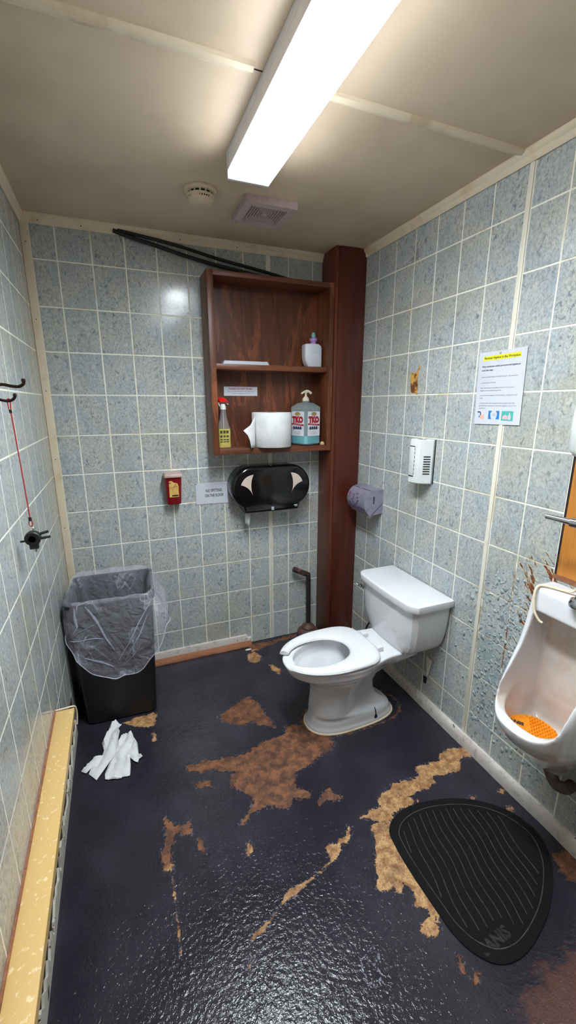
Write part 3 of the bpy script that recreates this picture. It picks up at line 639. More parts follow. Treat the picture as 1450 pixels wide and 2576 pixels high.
for sgn, nm in ((-1, 'label'), (1, 'label')):
    an = math.radians(22) if sgn > 0 else math.radians(22-90)
    xd = Vector((math.cos(an), math.sin(an), 0)); nr = Vector((math.sin(an), -math.cos(an), 0)); fc = jc+nr*.0677
    f = lambda u, v, d=0: fc+xd*u+Vector((0, 0, Z0+v))+nr*d
    lab = B().prism([f(-.052, .056), f(.052, .056), f(.052, .198), f(-.052, .198)], nr*.0006).done('label', 'labw', jg, 0)
    b = B().text('TKO', .046, f(0, .149, .0009), xd, (0, 0, 1), bold=.0042, width=.094)
    b.prism([f(-.05, .121, .0006), f(.05, .114, .0006), f(.05, .125, .0006), f(-.05, .131, .0006)], nr*.0003).done('red_print', 'red', lab, 0)
    b = B()
    for q in (-.03, -.012, .006, .024): b.prism([f(q-.008, .094, .0006), f(q+.008, .094, .0006), f(q+.009, .104, .0006), f(q+.004, .112, .0006), f(q-.006, .112, .0006)], nr*.0003)
    b.prism([f(-.05, .102, .0006), f(-.042, .102, .0006), f(-.042, .104, .0006), f(-.05, .104, .0006)], nr*.0003); b.prism([f(.038, .102, .0006), f(.046, .102, .0006), f(.046, .104, .0006), f(.038, .104, .0006)], nr*.0003)
    b.done('glove_print', 'navy', lab, 0)
    b = B().text('HAND CLEANER', .008, f(0, .1235, .0013), xd, (0, 0, 1), width=.07); b.done('white_lettering', 'paper', lab, 0)
    ov = [f(math.cos(t)*.022, .184+math.sin(t)*.0105, .0007) for t in (2*math.pi*k/20 for k in range(20))]
    B().prism(ov, nr*.0002).done('oval_emblem', 'ink', lab, 0)
    B().prism([f(0, .184, .0009)+(p-f(0, .184, .0007))*.8 for p in ov], nr*.0002).done('oval_field', 'label', lab, 0)
    B().text('ZEP', .014, f(0, .184, .0015), xd, (0, 0, 1), bold=.0004).done('lettering', 'ink', lab, 0)
    for k in range(3): B().text(('heavy duty hand', 'cleaner with scrubbers', 'smooth finish')[k], .0062, f(0, .082-.008*k, .0009), xd, (0, 0, 1)).done('text_line', 'ink', lab, 0)
B().lathe([(.020, 0), (.020, .014), (.014, .02), (.010, .026), (.006, .028), (.006, .044), (.011, .046), (.011, .054), (.006, .056)], (jc.x, jc.y, Z0+.258)).done('pump', 'pump', jg)
B().tube([(1.432, -.094, Z0+.303), (1.412, -.097, Z0+.3145), (1.390, -.102, Z0+.3145), (1.362, -.108, Z0+.300)], (.0085, .005)).done('pump_spout', 'pump', jg)
st = thing('soap_bar', (1.492, -.12, BF), 'tan worn bit of soap beside the jug in the cabinet', 'soap')
R = [[(1.490+math.cos(t)*a*.0135, -.140+math.sin(t)*a*.02, BF+.0004+h) for t in (2*math.pi*k/12 for k in range(12))] for a, h in ((.85, 0), (1, .006), (.8, .014), (.4, .019))]
B().loft(R).done('bar', 'stone', st, 50)

# black hoses between crown and cabinet top
hs = tag(B().tube([(.40, -.014, 2.392), (.47, -.020, 2.372), (.61, -.022, 2.345), (.74, -.022, 2.318), (.90, -.022, 2.292), (1.10, -.020, 2.270), (1.36, -.014, 2.243)], .0095).done('hose', 'blackm', None, 60, (.9, -.02, 2.25)), 'thick black cable sagging under the crown to the cabinet top, lower of two', 'cable')
hs2 = tag(B().tube([(.42, -.013, 2.396), (.50, -.018, 2.386), (.62, -.021, 2.372), (.76, -.022, 2.350), (.93, -.022, 2.320), (1.12, -.021, 2.296), (1.30, -.016, 2.270), (1.36, -.012, 2.262)], .008).done('hose', 'blackm', None, 60, (.9, -.02, 2.3)), 'black cable running just above another under the back crown moulding', 'cable')

# ------------------------------------------------------------------ back wall fittings
jd = thing('jumbo_roll_dispenser', (1.17, -.07, .93), 'large black double toilet roll dispenser on the back wall below the cabinet', 'dispenser')
jx0, jx1, jt, jm, jr_ = .915, 1.418, 1.226, 1.096, .13
def stad(y, k, tail=True):
    out = []; cxl, cxr = jx0+.13, jx1-.13; cz = 1.094
    for i in range(19):
        a = math.radians(-62+(90+62)*i/18); out.append((cxr+(.13*k)*math.cos(a), y, cz+(.13*k)*math.sin(a)))
    for i in range(19):
        a = math.radians(90+(90+62)*i/18); out.append((cxl+(.13*k)*math.cos(a), y, cz+(.13*k)*math.sin(a)))
    zb = .940+(1-k)*.12
    out += [(cxl-.052*k, y, .955), (cxl-.046*k, y, zb), (cxr+.046*k, y, zb), (cxr+.052*k, y, .955)]
    return out
B().loft([stad(-.001, .97), stad(-.07, .99), stad(-.105, 1), stad(-.122, .98), stad(-.131, .93), stad(-.135, .86)]).done('cover', 'black', jd, 40)
for sgn in (-1, 1):
    cx = (jx0+jx1)/2; b = B(); pts = []
    A_, Bb, Cc = (.118, 1.176), (.196, 1.118), (.124, 1.052)       # corners, offset from the middle
    def arc(p, q, bow): return [(p[0]+(q[0]-p[0])*t+bow*4*t*(1-t)*(q[1]-p[1]), p[1]+(q[1]-p[1])*t-bow*4*t*(1-t)*(q[0]-p[0])) for t in (i/8 for i in range(8))]
    out = arc(A_, Bb, -.16)+arc(Bb, Cc, .13)+arc(Cc, A_, .10)
    B().prism([(cx+sgn*px, -.1352, pz) for px, pz in out], (0, .004, 0)).done('roll_window', 'window', jd, 0)
B().box(1.159, 1.175, -.1365, -.134, .952, .972, .001).done('key_label', 'paper', jd)
B().box(1.158, 1.166, -.122, -.112, 1.2195, 1.2245).done('lock', 'chrome', jd)
b = B().text('sanis', .012, (1.318, -.1357, .972), (1, 0, 0), (0, 0, 1), bold=.0006); b.box(1.312, 1.330, -.1356, -.1352, .962, .9635)
b.done('lettering', 'white', jd, 0); b = B()
b.box(1.162, 1.172, -.1369, -.1364, .963, .967); b.box(1.163, 1.171, -.1369, -.1364, .955, .958).done('key_mark', 'ink', jd, 0)
tt = B(); n = 10; rag = [random.uniform(-.012, .012) for _ in range(n+1)]
tt.loft([[(1.005+.033*k/n+.006*(1-j), -.075-.006*math.sin(k*.9+j), .945-(.075+rag[k]+.02*(k/n))*j) for k in range(n+1)] for j in (0, .35, .7, 1)], False, False, False)
tl = tt.done('tissue_end', 'tissue', jd, 60); modded(tl, [('SOLIDIFY', dict(thickness=.001))])

sh = thing('sharps_container', (.6, -.045, 1.02), 'small red wall box with tan lid and yellow hazard label, back wall', 'container')
def taper(z, x0_, x1_, y1_): return rrect(x0_, x1_, y1_, -.0012, z, .008, 3)
B().loft([taper(1.022, .560, .632, -.066), taper(1.030, .558, .634, -.070), taper(1.184, .552, .642, -.084)]).done('body', 'sharps', sh, 40)
R = [rrect(.547, .648, -.092, -.0012, 1.181, .006, 3), rrect(.547, .648, -.093, -.0012, 1.190, .006, 3), rrect(.552, .643, -.086, -.0012, 1.199, .006, 3), rrect(.560, .636, -.06, -.0012, 1.202, .006, 3)]
B().loft(R).done('lid', 'lidp', sh, 40)
sl = (1.184-1.030); fy = lambda z: -.070-.014*(z-1.030)/sl
def onf(x, z, d): return (x, fy(z)-d, z)
lb_ = B().prism([onf(.571, 1.066, .0002), onf(.622, 1.066, .0002), onf(.622, 1.128, .0002), onf(.616, 1.146, .0002), onf(.598, 1.150, .0002), onf(.584, 1.161, .0002), onf(.571, 1.158, .0002)], (0, -.0006, 0)).done('label', 'label', sh, 0)
b = B(); b.prism([onf(.584, 1.070, .0009), onf(.619, 1.070, .0009), onf(.619, 1.079, .0009), onf(.584, 1.079, .0009)], (0, -.0003, 0))
b.done('bar_print', 'ink', lb_, 0)
B().text('D', .016, onf(.577, 1.150, .0011), (1, 0, 0), (0, 0, 1), bold=.0006).done('letter', 'ink', lb_, 0); b = B()
hz = onf(.606, 1.132, .0011)
for k in range(3):
    a = math.radians(90+120*k); b.tube([(hz[0]+math.cos(a)*.002, hz[1], hz[2]+math.sin(a)*.002), (hz[0]+math.cos(a)*.009, hz[1], hz[2]+math.sin(a)*.009)], (.0012, .0028), 6, False)
b.done('hazard_symbol', 'ink', lb_, 0)
for k in range(5): B().text(('BIOHAZARD', 'SHARPS ONLY', 'do not overfill', 'keep lid closed', 'handle with care')[k], .0085 if k < 2 else .0065, onf(.597, 1.121-.0088*k, .0010), (1, 0, 0), (0, 0, 1), width=.044).done('text_line', 'bare', lb_, 0)
ns = thing('spitting_sign', (.835, -.004, 1.06), 'laminated white paper sign reading NO SPITTING ON THE FLOOR', 'sign')
rs = Matrix.Rotation(0, 3, 'Y')
B().prism([(.729, -.003, .995), (.941, -.003, .992), (.940, -.003, 1.124), (.729, -.003, 1.122)], (0, -.0012, 0)).done('sheet', 'paper', ns, 0)
B().prism([(.724, -.0018, .988), (.952, -.0018, .985), (.956, -.0018, 1.131), (.725, -.0018, 1.127)], (0, -.0010, 0)).done('laminate', 'clear', ns, 0)
B().text('NO SPITTING', .0255, (.838, -.0044, 1.073), (1, 0, .0), (0, 0, 1), bold=.0005, width=.098).done('text_line', 'ink', ns, 0); B().text('ON THE FLOOR', .0255, (.839, -.0044, 1.043), (1, 0, 0), (0, 0, 1), bold=.0005, width=.114).done('text_line', 'ink', ns, 0)
B().lathe([(.003, 0), (.002, -.002)], (.733, -.0045, 1.117), 10, 'y').done('tack', 'hole', ns)

pg = thing('plunger', (1.43, -.095, 0), 'black toilet plunger with T handle and brown rubber cup, behind the toilet', 'plunger')
pc = (1.43, -.1, 0)
B().lathe([(.046, .0005), (.066, .0005), (.068, .014), (.066, .030), (.072, .038), (.075, .052), (.070, .066), (.054, .078), (.045, .082), (.046, .092), (.036, .104), (.022, .112), (.018, .122)], pc).done('rubber_cup', 'rubber', pg)
B().tube([(1.43, -.10, .105), (1.436, -.085, .28), (1.443, -.065, .452)], .0155, 14).done('shaft', 'handle', pg)
B().tube([(1.450, -.062, .452), (1.395, -.058, .480), (1.340, -.052, .508)], .018, 12).done('grip', 'rust', pg)

# ------------------------------------------------------------------ right wall fittings
hn = thing('hygiene_notice', (W, -1.195, 1.64), 'white printed page with yellow highlighted heading pinned on the right wall', 'sign')
XW = W-.004
q0 = [(-1.092, 1.497), (-1.311, 1.5), (-1.304, 1.779), (-1.083, 1.777)]
B().prism([(XW, y, z) for y, z in q0], (.0012, 0, 0)).done('sheet', 'paper', hn, 0)
def npt(u, v, d=.0003):     # u, v in metres from the sheet's top left
    return Vector((XW-d, -1.083-u-.0345*0-.009*(v/.28), 1.777-v))
XD, YD = (0, -1, 0), (0, .03, 1)
B().prism([npt(.022, .016), npt(.198, .013), npt(.198, .030), npt(.022, .033)], (-.0002, 0, 0)).done('highlight', 'yellow', hn, 0)
B().text('Personal Hygiene in the Workplace', .0125, npt(.110, .0235, .0007), XD, YD, shear=.25, bold=.0003, width=.168).done('heading', 'ink', hn, 0)
B().text('When employees exhibit good personal hygiene at', .0088, npt(.018, .055), XD, YD, 'LEFT', .25, .0002, .180).done('text_line', 'ink', hn, 0); B().text('work this helps:', .0088, npt(.018, .069), XD, YD, 'LEFT', .25, .0002, .058).done('text_line', 'ink', hn, 0)
for v, t, w in ((.095, '-promote good health and well-being for all personnel', .172), (.117, '-prevent spread of illness', .075), (.137, '-limit distractions and safety concerns due to poor', .162), (.147, 'hygiene and housekeeping issues', .105), (.166, '-provide an atmosphere of cleanliness, orderliness and', .178), (.176, 'safety', .018), (.196, '-reduce stress due to tension among employees who', .172), (.206, 'have different opinions on personal hygiene and job site', .178), (.216, 'cleanliness', .034)):
    B().text(t, .0075, npt(.018, v), XD, YD, 'LEFT', 0, .00012, w).done('text_line', 'inkg', hn, 0)
def pic(name, m, pts, d=.0003): return B().prism([npt(u, v, d) for u, v in pts], (-.0002, 0, 0)).done(name, m, hn, 0)
def rc4(u0, u1, v0, v1): return [(u0, v0), (u1, v0), (u1, v1), (u0, v1)]
pic('blue_picture', 'blue', rc4(.071, .124, .226, .258)); pic('coat_print', 'paper', [(.089, .226), (.106, .226), (.114, .236), (.113, .246), (.108, .258), (.087, .258), (.082, .246), (.081, .236)], .0006)
pic('card_print', 'paper', rc4(.087, .108, .236, .247), .0009)
B().text('GOOD', .005, npt(.0975, .239, .0012), XD, YD).done('text_line', 'ink', hn, 0); B().text('HYGIENE', .004, npt(.0975, .244, .0012), XD, YD).done('text_line', 'ink', hn, 0)
pic('teal_picture', 'teal', rc4(.135, .188, .226, .262)); pic('soap_print', 'pink', [(.140, .245), (.152, .240), (.163, .244), (.163, .257), (.140, .257)], .0006); pic('bottle_print', 'paper', [(.166, .258), (.166, .244), (.170, .237), (.170, .231), (.174, .231), (.174, .237), (.178, .244), (.178, .258)], .0006)
pic('bottle_mark', 'pink', rc4(.1695, .1745, .240, .255), .0009)
B().tube([npt(.016, .231), npt(.027, .231), npt(.031, .236), npt(.030, .244)], .0018, 6).done('tap_print', 'navy', hn, 0)
pic('hand_print', 'skin', [(.024, .250), (.036, .243), (.050, .241), (.051, .244), (.043, .248), (.052, .251), (.050, .254), (.042, .253), (.047, .258), (.043, .260), (.030, .256)])
pic('soap_suds', 'blue', [(.022, .250), (.024, .245), (.028, .246), (.028, .252), (.024, .254)], .0006)
B().lathe([(.0035, -.0012), (.003, -.004), (.0015, -.005)], (XW, -1.188, 1.7695), 10, 'x').done('pin', 'chrome', hn)

af = thing('air_freshener', (W, -.81, 1.31), 'white plastic air freshener dispenser on the right wall', 'dispenser')
# plan outline (u from wall, y) - a wedge with a ridge line
def afr(z, k=1., e=0): return [Vector((W-.001-u*k, -.81+(y+.81)*(1-e), z)) for u, y in ((0, -.864), (.010, -.866), (.052, -.846), (.064, -.836), (.072, -.815), (.072, -.775), (.062, -.757), (.02, -.752), (0, -.752))]
B().loft([afr(1.1985, .88, .04), afr(1.2035, 1.0), afr(1.404, 1.0), afr(1.4095, .97, .01), afr(1.4125, .88, .05)]).done('case', 'white', af, 25)
B().box(W-.0045, W-.0005, -.8705, -.868, 1.199, 1.413).done('back_plate', 'blackm', af, 0)
B().box(W-.0742, W-.0725, -.808, -.774, 1.236, 1.376, .0004).done('door_panel', 'white', af)
b = B().box(W-.0745, W-.0722, -.809, -.773, 1.3765, 1.381); b.box(W-.0745, W-.0722, -.809, -.773, 1.231, 1.2355)
for k in range(7): b.box(W-.0742, W-.0722, -.811, -.8088, 1.242+.0198*k, 1.255+.0198*k)
b.done('door_groove', 'hole', af, 0)
ga = Vector((W-.055, -.8455, 0)); gb = Vector((W-.012, -.866, 0)); gn = Vector((-.43, -.9, 0)).normalized()
for k in range(8):
    z = 1.330-.0118*k; p, q = ga.lerp(gb, .12), ga.lerp(gb, .80); up_ = Vector((0, 0, .0045))
    B().prism([p+Vector((0, 0, z)), q+Vector((0, 0, z)), q+Vector((0, 0, z))+up_, p+Vector((0, 0, z))+up_], gn*.0012).done('vent_slot', 'hole', af, 0)
B().box(W-.045, W-.026, -.835, -.785, 1.4122, 1.4135).done('spray_opening', 'hole', af, 0)
B().lathe([(.006, 0), (.006, .004), (.002, .006)], (W-.036, -.822, 1.4132), 12).done('nozzle', 'white', af)

td = thing('toilet_roll_dispenser', (W, -.37, 1.02), 'grey metal toilet roll holder with scribbles on the right wall near the post', 'dispenser')
def tpp(y, k=1.0):
    out = [(W-.001, y, .958)]
    out += [(W-.084, y, .944)]
    for i in range(15):
        a = math.radians(232-(232-92)*i/14); out.append((W-.050+.073*k*math.cos(a), y, 1.021+.077*k*math.sin(a)))
    out += [(W-.001, y, 1.098)]; return out
B().loft([tpp(-.262, .97), tpp(-.264), tpp(-.461), tpp(-.463, .97)]).done('case', 'tpd', td, 40)
B().loft([[(x-(.0012 if 0 < i < len(tpp(0))-1 else 0), y, z) for i, (x, y, z) in enumerate(tpp(y, 1.03))] for y in (-.462, -.466)]).done('end_cap', 'tpd', td, 40)
B().box(W-.066, W-.060, -.4672, -.4655, 1.018, 1.060).done('window_slot', 'hole', td, 0)
B().prism([(W-.084, -.4668, .945), (W-.078, -.4668, .944), (W-.002, -.4668, 1.012), (W-.002, -.4668, 1.017)], (0, .001, 0)).done('lid_seam', 'scr', td, 0)
B().prism([(W-.090, -.455, .936), (W-.078, -.455, .938), (W-.075, -.455, .948), (W-.090, -.455, .950)], (0, -.014, 0)).done('latch', 'chrome', td, 0)
def cylpt(a, y, d=.0006): a = math.radians(a); return (W-.050+(.073+d)*math.cos(a), y, 1.021+(.077+d)*math.sin(a))
b = B().tube([cylpt(112, y) for y in (-.275, -.33)], .0012, 5, False); b.tube([cylpt(112, y) for y in (-.365, -.45)], .0012, 5, False).done('top_slit', 'hole', td, 0)
random.seed(5)
for m, aa in (('scrp', ((150, -.285), (158, -.292), (165, -.285))), ('scr', ((172, -.29), (158, -.33), (166, -.335), (180, -.33), (188, -.34), (150, -.37), (166, -.375), (176, -.39), (186, -.38), (194, -.30), (198, -.36), (204, -.40), (210, -.34), (208, -.43)))):
    b = B()
    for a, y in aa:
        pts = [(a+random.uniform(-5, 5), y+random.uniform(-.012, .012)) for _ in range(5)]
        b.tube([cylpt(*p) for p in pts], .0012, 5)
    b.done('scribble', m, td, 0)

# ------------------------------------------------------------------ toilet
tz = -.847
to = thing('toilet', (1.35, tz, 0), 'white two piece toilet with open front seat against the right wall', 'toilet')
def egg(z, ur, uf, hw, hr, um=.45, n=2.2, N_=28, rc=.5):
    """plan outline: superellipse nose from um to uf, sides easing from hw to hr towards the wall (u = distance from the wall)"""
    out = []
    for i in range(N_+1):
        a = -math.pi/2+math.pi*i/N_; c, s_ = math.cos(a), math.sin(a)
        out.append((um+(uf-um)*abs(c)**(2/n), hw*math.copysign(abs(s_)**(2/n), s_)))
    m = 10; side = []
    for k in range(1, m+1):
        t = k/m; u = um+(ur-um)*t; v = hw+(hr-hw)*float(smoothstep(0, rc, np.array(t)))
        if k >= m-1: v -= (.006 if k == m-1 else .022)
        side.append((u, v))
    out += side+[(u, -v) for u, v in side[::-1]]
    return [Vector((W-u, tz+v, z)) for u, v in out]
def egg2(z, ur, uf, hw, um=.46):
    out = []
    for i in range(49):
        a = -math.pi/2+math.pi*i/28 if i <= 28 else math.pi/2+math.pi*(i-28)/21; c, s_ = math.cos(a), math.sin(a); n = 2.3 if c >= 0 else 3.0
        out.append((um+((uf-um) if c >= 0 else (um-ur))*math.copysign(abs(c)**(2/n), c), hw*math.copysign(abs(s_)**(2/n), s_)))
    return [Vector((W-u, tz+v, z)) for u, v in out]
S_ = [(.085, .235, .630, .106, .066, .51), (.11, .265, .628, .105, .060, .51), (.15, .285, .624, .103, .056, .50), (.20, .29, .622, .102, .056, .49), (.25, .27, .632, .110, .066, .47), (.285, .22, .665, .132, .082, .45), (.315, .13, .716, .160, .104, .45), (.34, .06, .752, .177, .122, .45), (.365, .035, .765, .180, .132, .45), (.379, .030, .770, .184, .136, .45), (.386, .032, .767, .182, .133, .45)]
b = B().loft([egg2(z, ur, uf, hw) for z, ur, uf, hw in ((.0005, .168, .648, .114), (.016, .168, .648, .114), (.023, .175, .642, .109), (.050, .185, .636, .106), (.066, .205, .632, .102))]+[egg(z, ur, uf, hw, hr, um) for z, ur, uf, hw, hr, um in S_]); bowl = b.done('bowl', 'porc', to, 0)
cut = B().loft([egg(z, ur, uf, hw, hr, .50, 2.1) for z, ur, uf, hw, hr in ((.19, .44, .52, .02, .02), (.20, .42, .545, .04, .035), (.24, .385, .57, .062, .05), (.29, .35, .63, .098, .07), (.325, .337, .69, .122, .085), (.35, .335, .715, .129, .09), (.42, .335, .72, .130, .09))]).done('cut', 'porc', None, 0)
modded(bowl, [('BOOLEAN', dict(operation='DIFFERENCE', object=cut, solver='EXACT')), ('REMESH', dict(mode='VOXEL', voxel_size=.0045)), ('SMOOTH', dict(factor=.5, iterations=7))])
bowl.data.shade_smooth(); bpy.data.objects.remove(cut)
B().loft([egg(.226, .41, .55, .045, .04, .5)], True, False).done('bowl_water', 'water', to, 0)
B().loft([egg2(z, .160, .656, .121) for z in (.0003, .005)]).done('caulk_line', 'cream', to, 30)
# seat
def seat_outer(t):      # t 0..1 from right prong round the back to left prong; returns (outer, inner)
    s_ = (t*2-1)
    return s_
Nn = 72; OU, IN = [], []
def eggc(a, uf, ur, hw, um, n): c, s_ = math.cos(a), math.sin(a); return (um+((uf-um) if c > 0 else (um-ur))*math.copysign(abs(c)**(2/n), c), hw*math.copysign(abs(s_)**(2/n), s_))
for k in range(Nn+1):
    t = k/Nn; a = math.radians(20+(340-20)*t); ai = math.radians(25+(335-25)*t)
    nO = 2.2 if abs(t-.5) > .3 else 2.9
    OU.append(eggc(a, .783, .302, .188, .50, 2.15 if math.cos(a) > 0 else 3.4)); IN.append(eggc(ai, .742, .430, .110, .58, 2.1))
rings = []
for (ou, ov), (iu, iv) in zip(OU, IN):
    w = math.hypot(ou-iu, ov-iv); du, dv = (iu-ou)/w, (iv-ov)/w; sec = []
    for f_, z in ((.0, .3995), (.004, .4065), (.012, .4125), (.024, .415), (w*.5, .4155), (w-.022, .414), (w-.01, .410), (w-.002, .404), (w, .398), (w-.006, .3945), (w*.5, .3935), (.006, .3945)):
        sec.append(Vector((W-(ou+du*f_), tz+ov+dv*f_, z)))
    rings.append(sec)
seat = B().loft(rings).done('seat', 'seat', to, 60)
for su, sv in ((.70, .10), (.70, -.10), (.42, .155), (.42, -.155)): B().box(W-su-.012, W-su+.012, tz+sv-.007, tz+sv+.007, .3855, .3945, .002).done('bumper', 'seat', to)
for sv in (-.07, .07): B().box(W-.305, W-.272, tz+sv-.016, tz+sv+.016, .3865, .411, .004).done('hinge', 'seat', to)
# tank
def tk(z, hw, ub, uf, ch, r=.012):
    pts = [(ub, -hw+.004), (ub+.02, -hw), (uf-ch, -hw), (uf-ch*.35, -hw+ch*.55), (uf, -hw+ch*1.4), (uf+.006, -hw*.4), (uf+.008, 0), (uf+.006, hw*.4), (uf, hw-ch*1.4), (uf-ch*.35, hw-ch*.55), (uf-ch, hw), (ub+.02, hw), (ub, hw-.004)]
    return [Vector((W-u, tz+v, z)) for u, v in pts]
T_ = [(.372, .118, .05, .185, .02), (.378, .140, .035, .196, .022), (.392, .168, .024, .203, .025), (.412, .190, .02, .207, .028), (.445, .207, .016, .211, .03), (.50, .219, .014, .217, .032), (.56, .226, .013, .222, .033), (.62, .230, .012, .226, .034), (.6445, .231, .012, .227, .034)]
tank = B().loft([tk(*a) for a in T_]).done('tank', 'porc', to, 0)
tank.data.shade_smooth(); tank.data.set_sharp_from_angle(angle=math.radians(24))
def ld(z, g): return tk(z, .246-g, .004+g*.5, .243-g, .034)
B().loft([ld(.6448, .008), ld(.649, .002), ld(.655, 0), ld(.676, 0), ld(.682, .0015), ld(.6865, .008), ld(.688, .016)]).done('tank_lid', 'porc', to, 30)
fv = B().box(W-.2365, W-.228, tz+.178, tz+.215, .600, .622, .004).done('flush_lever', 'chrome', to)
B().tube([(W-.238, tz+.196, .612), (W-.246, tz+.208, .612), (W-.248, tz+.232, .613)], .006, 10).done('lever_arm', 'chrome', fv)
hole_pts = [(.316, .020), (.298, .020), (.294, .030), (.302, .036), (.3025, .066), (.305, .071), (.3085, .066), (.310, .036), (.319, .030)]
from mathutils.bvhtree import BVHTree
bv_ = BVHTree.FromPolygons([v.co+OFF['toilet'] for v in bowl.data.vertices], [tuple(p.vertices) for p in bowl.data.polygons])
def onb(u, z): p = bv_.ray_cast(Vector((W-u, -1.4, z)), Vector((0, 1, 0)))[0]; return p+Vector((0, -.0012, .0004))
b = B(); zz = [.020, .027, .034, .040, .046, .052, .058, .064, .070]; wz = [.009, .0105, .008, .0035, .0035, .0035, .0035, .003, .002]
b.loft([[onb(.307+w, z), onb(.307, z), onb(.307-w, z)] for z, w in zip(zz, wz)], False, False, False).done('bolt_slot', 'hole', to, 0)
B().tube([(1.62, -.665, .40), (1.615, -.57, .33), (1.63, -.51, .22), (1.70, -.50, .15), (W-.002, -.50, .14)], .006).done('supply_hose', 'chrome', to)

# torn wallboard under the tank
B().prism([(W-.004, -.94, .30), (W-.006, -.985, .295), (W-.012, -.975, .22), (W-.004, -.955, .175), (W-.003, -.945, .24)], (.002, 0, 0)).done('torn_flap', 'strip', wr, 0)
B().prism([(W-.0008, -.925, .17), (W-.0008, -.955, .18), (W-.0008, -.95, .135), (W-.0008, -.93, .13)], (.0006, 0, 0)).done('rotten_hole', 'hole', wr, 0)

# ------------------------------------------------------------------ urinal
uy = -1.676
ur = thing('urinal', (W, uy, .3), 'white wall hung urinal with stained bowl at the right edge', 'urinal')
def us(z, ub, uf, hw, n, um=None, N_=26):
    um = ub+(uf-ub)*.35 if um is None else um; out = []
    for i in range(N_+1):
        a = -math.pi/2+math.pi*i/N_; c, s_ = math.cos(a), math.sin(a); out.append((um+(uf-um)*abs(c)**(2/n), hw*math.copysign(abs(s_)**(2/n), s_)))
    out += [(ub+(um-ub)*.5, hw), (ub, hw), (ub, -hw), (ub+(um-ub)*.5, -hw)]
    return [Vector((W-u, uy+v, z)) for u, v in out]
U_ = [(.300, .085, .045, 2.3), (.34, .125, .062, 2.3), (.39, .18, .088, 2.3), (.44, .235, .112, 2.3), (.485, .278, .130, 2.3), (.52, .300, .138, 2.3), (.55, .307, .140, 2.3), (.575, .300, .140, 2.6), (.61, .268, .140, 3.6), (.65, .23, .140, 5), (.70, .190, .141, 7), (.76, .154, .142, 8), (.82, .133, .143, 9), (.88, .119, .144, 9), (.955, .107, .145, 9), (.966, .101, .141, 9)]
shell = B().loft([us(z, .0005, uf, hw, n) for z, uf, hw, n in U_]).done('bowl', 'porc_in', ur, 0)
def cutter(levels): return B().loft([us(z, ub, uf, hw, n) for z, ub, uf, hw, n in levels]).done('cut', 'porc', None, 0)
c1 = cutter([(.430, .09, .17, .03, 2.2), (.440, .055, .215, .08, 2.3), (.458, .040, .245, .102, 2.4), (.50, .034, .258, .111, 2.5), (.60, .03, .264, .114, 2.6)])
c2 = cutter([(.552, .03, .60, .06, 30), (.562, .03, .60, .088, 30), (.58, .03, .60, .106, 30), (.61, .03, .60, .114, 30), (.80, .032, .60, .115, 30), (.876, .034, .60, .114, 30), (.884, .04, .60, .106, 30)])
modded(shell, [('BOOLEAN', dict(operation='DIFFERENCE', object=c1, solver='EXACT'))]); modded(shell, [('BOOLEAN', dict(operation='DIFFERENCE', object=c2, solver='EXACT')), ('REMESH', dict(mode='VOXEL', voxel_size=.005)), ('SMOOTH', dict(factor=.5, iterations=16))])
shell.data.shade_smooth(); bpy.data.objects.remove(c1); bpy.data.objects.remove(c2)
B().tube([(W-.07, uy, .31), (W-.07, uy-.03, .27), (W-.04, uy-.05, .25), (W-.002, uy-.05, .25)], .02, 14).done('drain_pipe', 'pipe', ur)
us_ = thing('urinal_screen', (W-.27, uy+.02, .47), 'orange rubber splash screen with studs lying in the urinal bowl', 'screen')
sx, sy = W-.205, uy+.02
NW = Vector((.10, .0, 0))
def scr(a, k=1.0): return Vector((W-.163-.083*k*math.cos(a), uy+.020+.083*k*math.sin(a), .4705))
ring = [scr(2*math.pi*i/30) for i in range(30)]
B().prism(ring, (0, 0, .006)).done('pad', 'orange', us_, 40)
b = B()
for i in range(-7, 8):
    for j in range(-7, 8):
        px, py = i*.0115, j*.0115
        if px*px+py*py > .079**2 or (px-.02)**2+(py-.062)**2 < .058**2: continue
        a = Vector((W-.163-px, uy+.020+py, .4765)); b.cyl(a, a+Vector((0, 0, .008)), .003, .0018, 6)
b.done('stud', 'orange', us_, 40, kind='stuff')
tx = Vector((.55, -.83, 0)).normalized(); ty = Vector((.80, .53, .0)).normalized(); to_ = Vector((W-.178, uy+.076, .4775))
b = B().text('SANIS', .022, to_, tx, ty, bold=.0012).done('lettering', 'ink', us_, 0); B().text('fresh', .010, to_-ty*.02, tx, ty).done('text_line', 'ink', us_, 0)

fvl = thing('flush_valve', (W-.10, -1.705, .97), 'chrome urinal flush valve with lever handle above the urinal', 'valve')
B().lathe([(.030, .0), (.031, .012), (.026, .022), (.018, .026), (.0145, .034), (.0145, .05)], (W-.115, -1.705, .9635)).done('spud_nut', 'chrome', fvl)
B().cyl((W-.115, -1.705, 1.0), (W-.115, -1.705, 1.19), .0125).done('flush_tube', 'chrome', fvl)
B().lathe([(.020, 0), (.026, .02), (.026, .07), (.031, .078), (.031, .115), (.024, .13), (.010, .138)], (W-.115, -1.705, 1.17)).done('valve_body', 'chrome', fvl)
hb = B().tube([(W-.115, -1.680, 1.222), (W-.117, -1.660, 1.222), (W-.119, -1.640, 1.222)], .016, 14).done('handle_nut', 'chrome', fvl)
B().tube([(W-.119, -1.645, 1.222), (W-.124, -1.615, 1.223), (W-.130, -1.563, 1.2235)], (.0105, .0085), 14).done('handle', 'chrome', fvl)
B().cyl((W-.115, -1.705, 1.25), (W-.001, -1.705, 1.25), .014).done('inlet_pipe', 'chrome', fvl)
B().lathe([(.017, 0), (.017, -.03), (.012, -.034)], (W-.06, -1.690, 1.285), 14, 'y').done('stop_knob', 'chrome', fvl)
sd = thing('soap_dispenser', (W, -1.64, 1.5), 'rounded white dispenser cut off by the right edge above the plywood', 'dispenser')
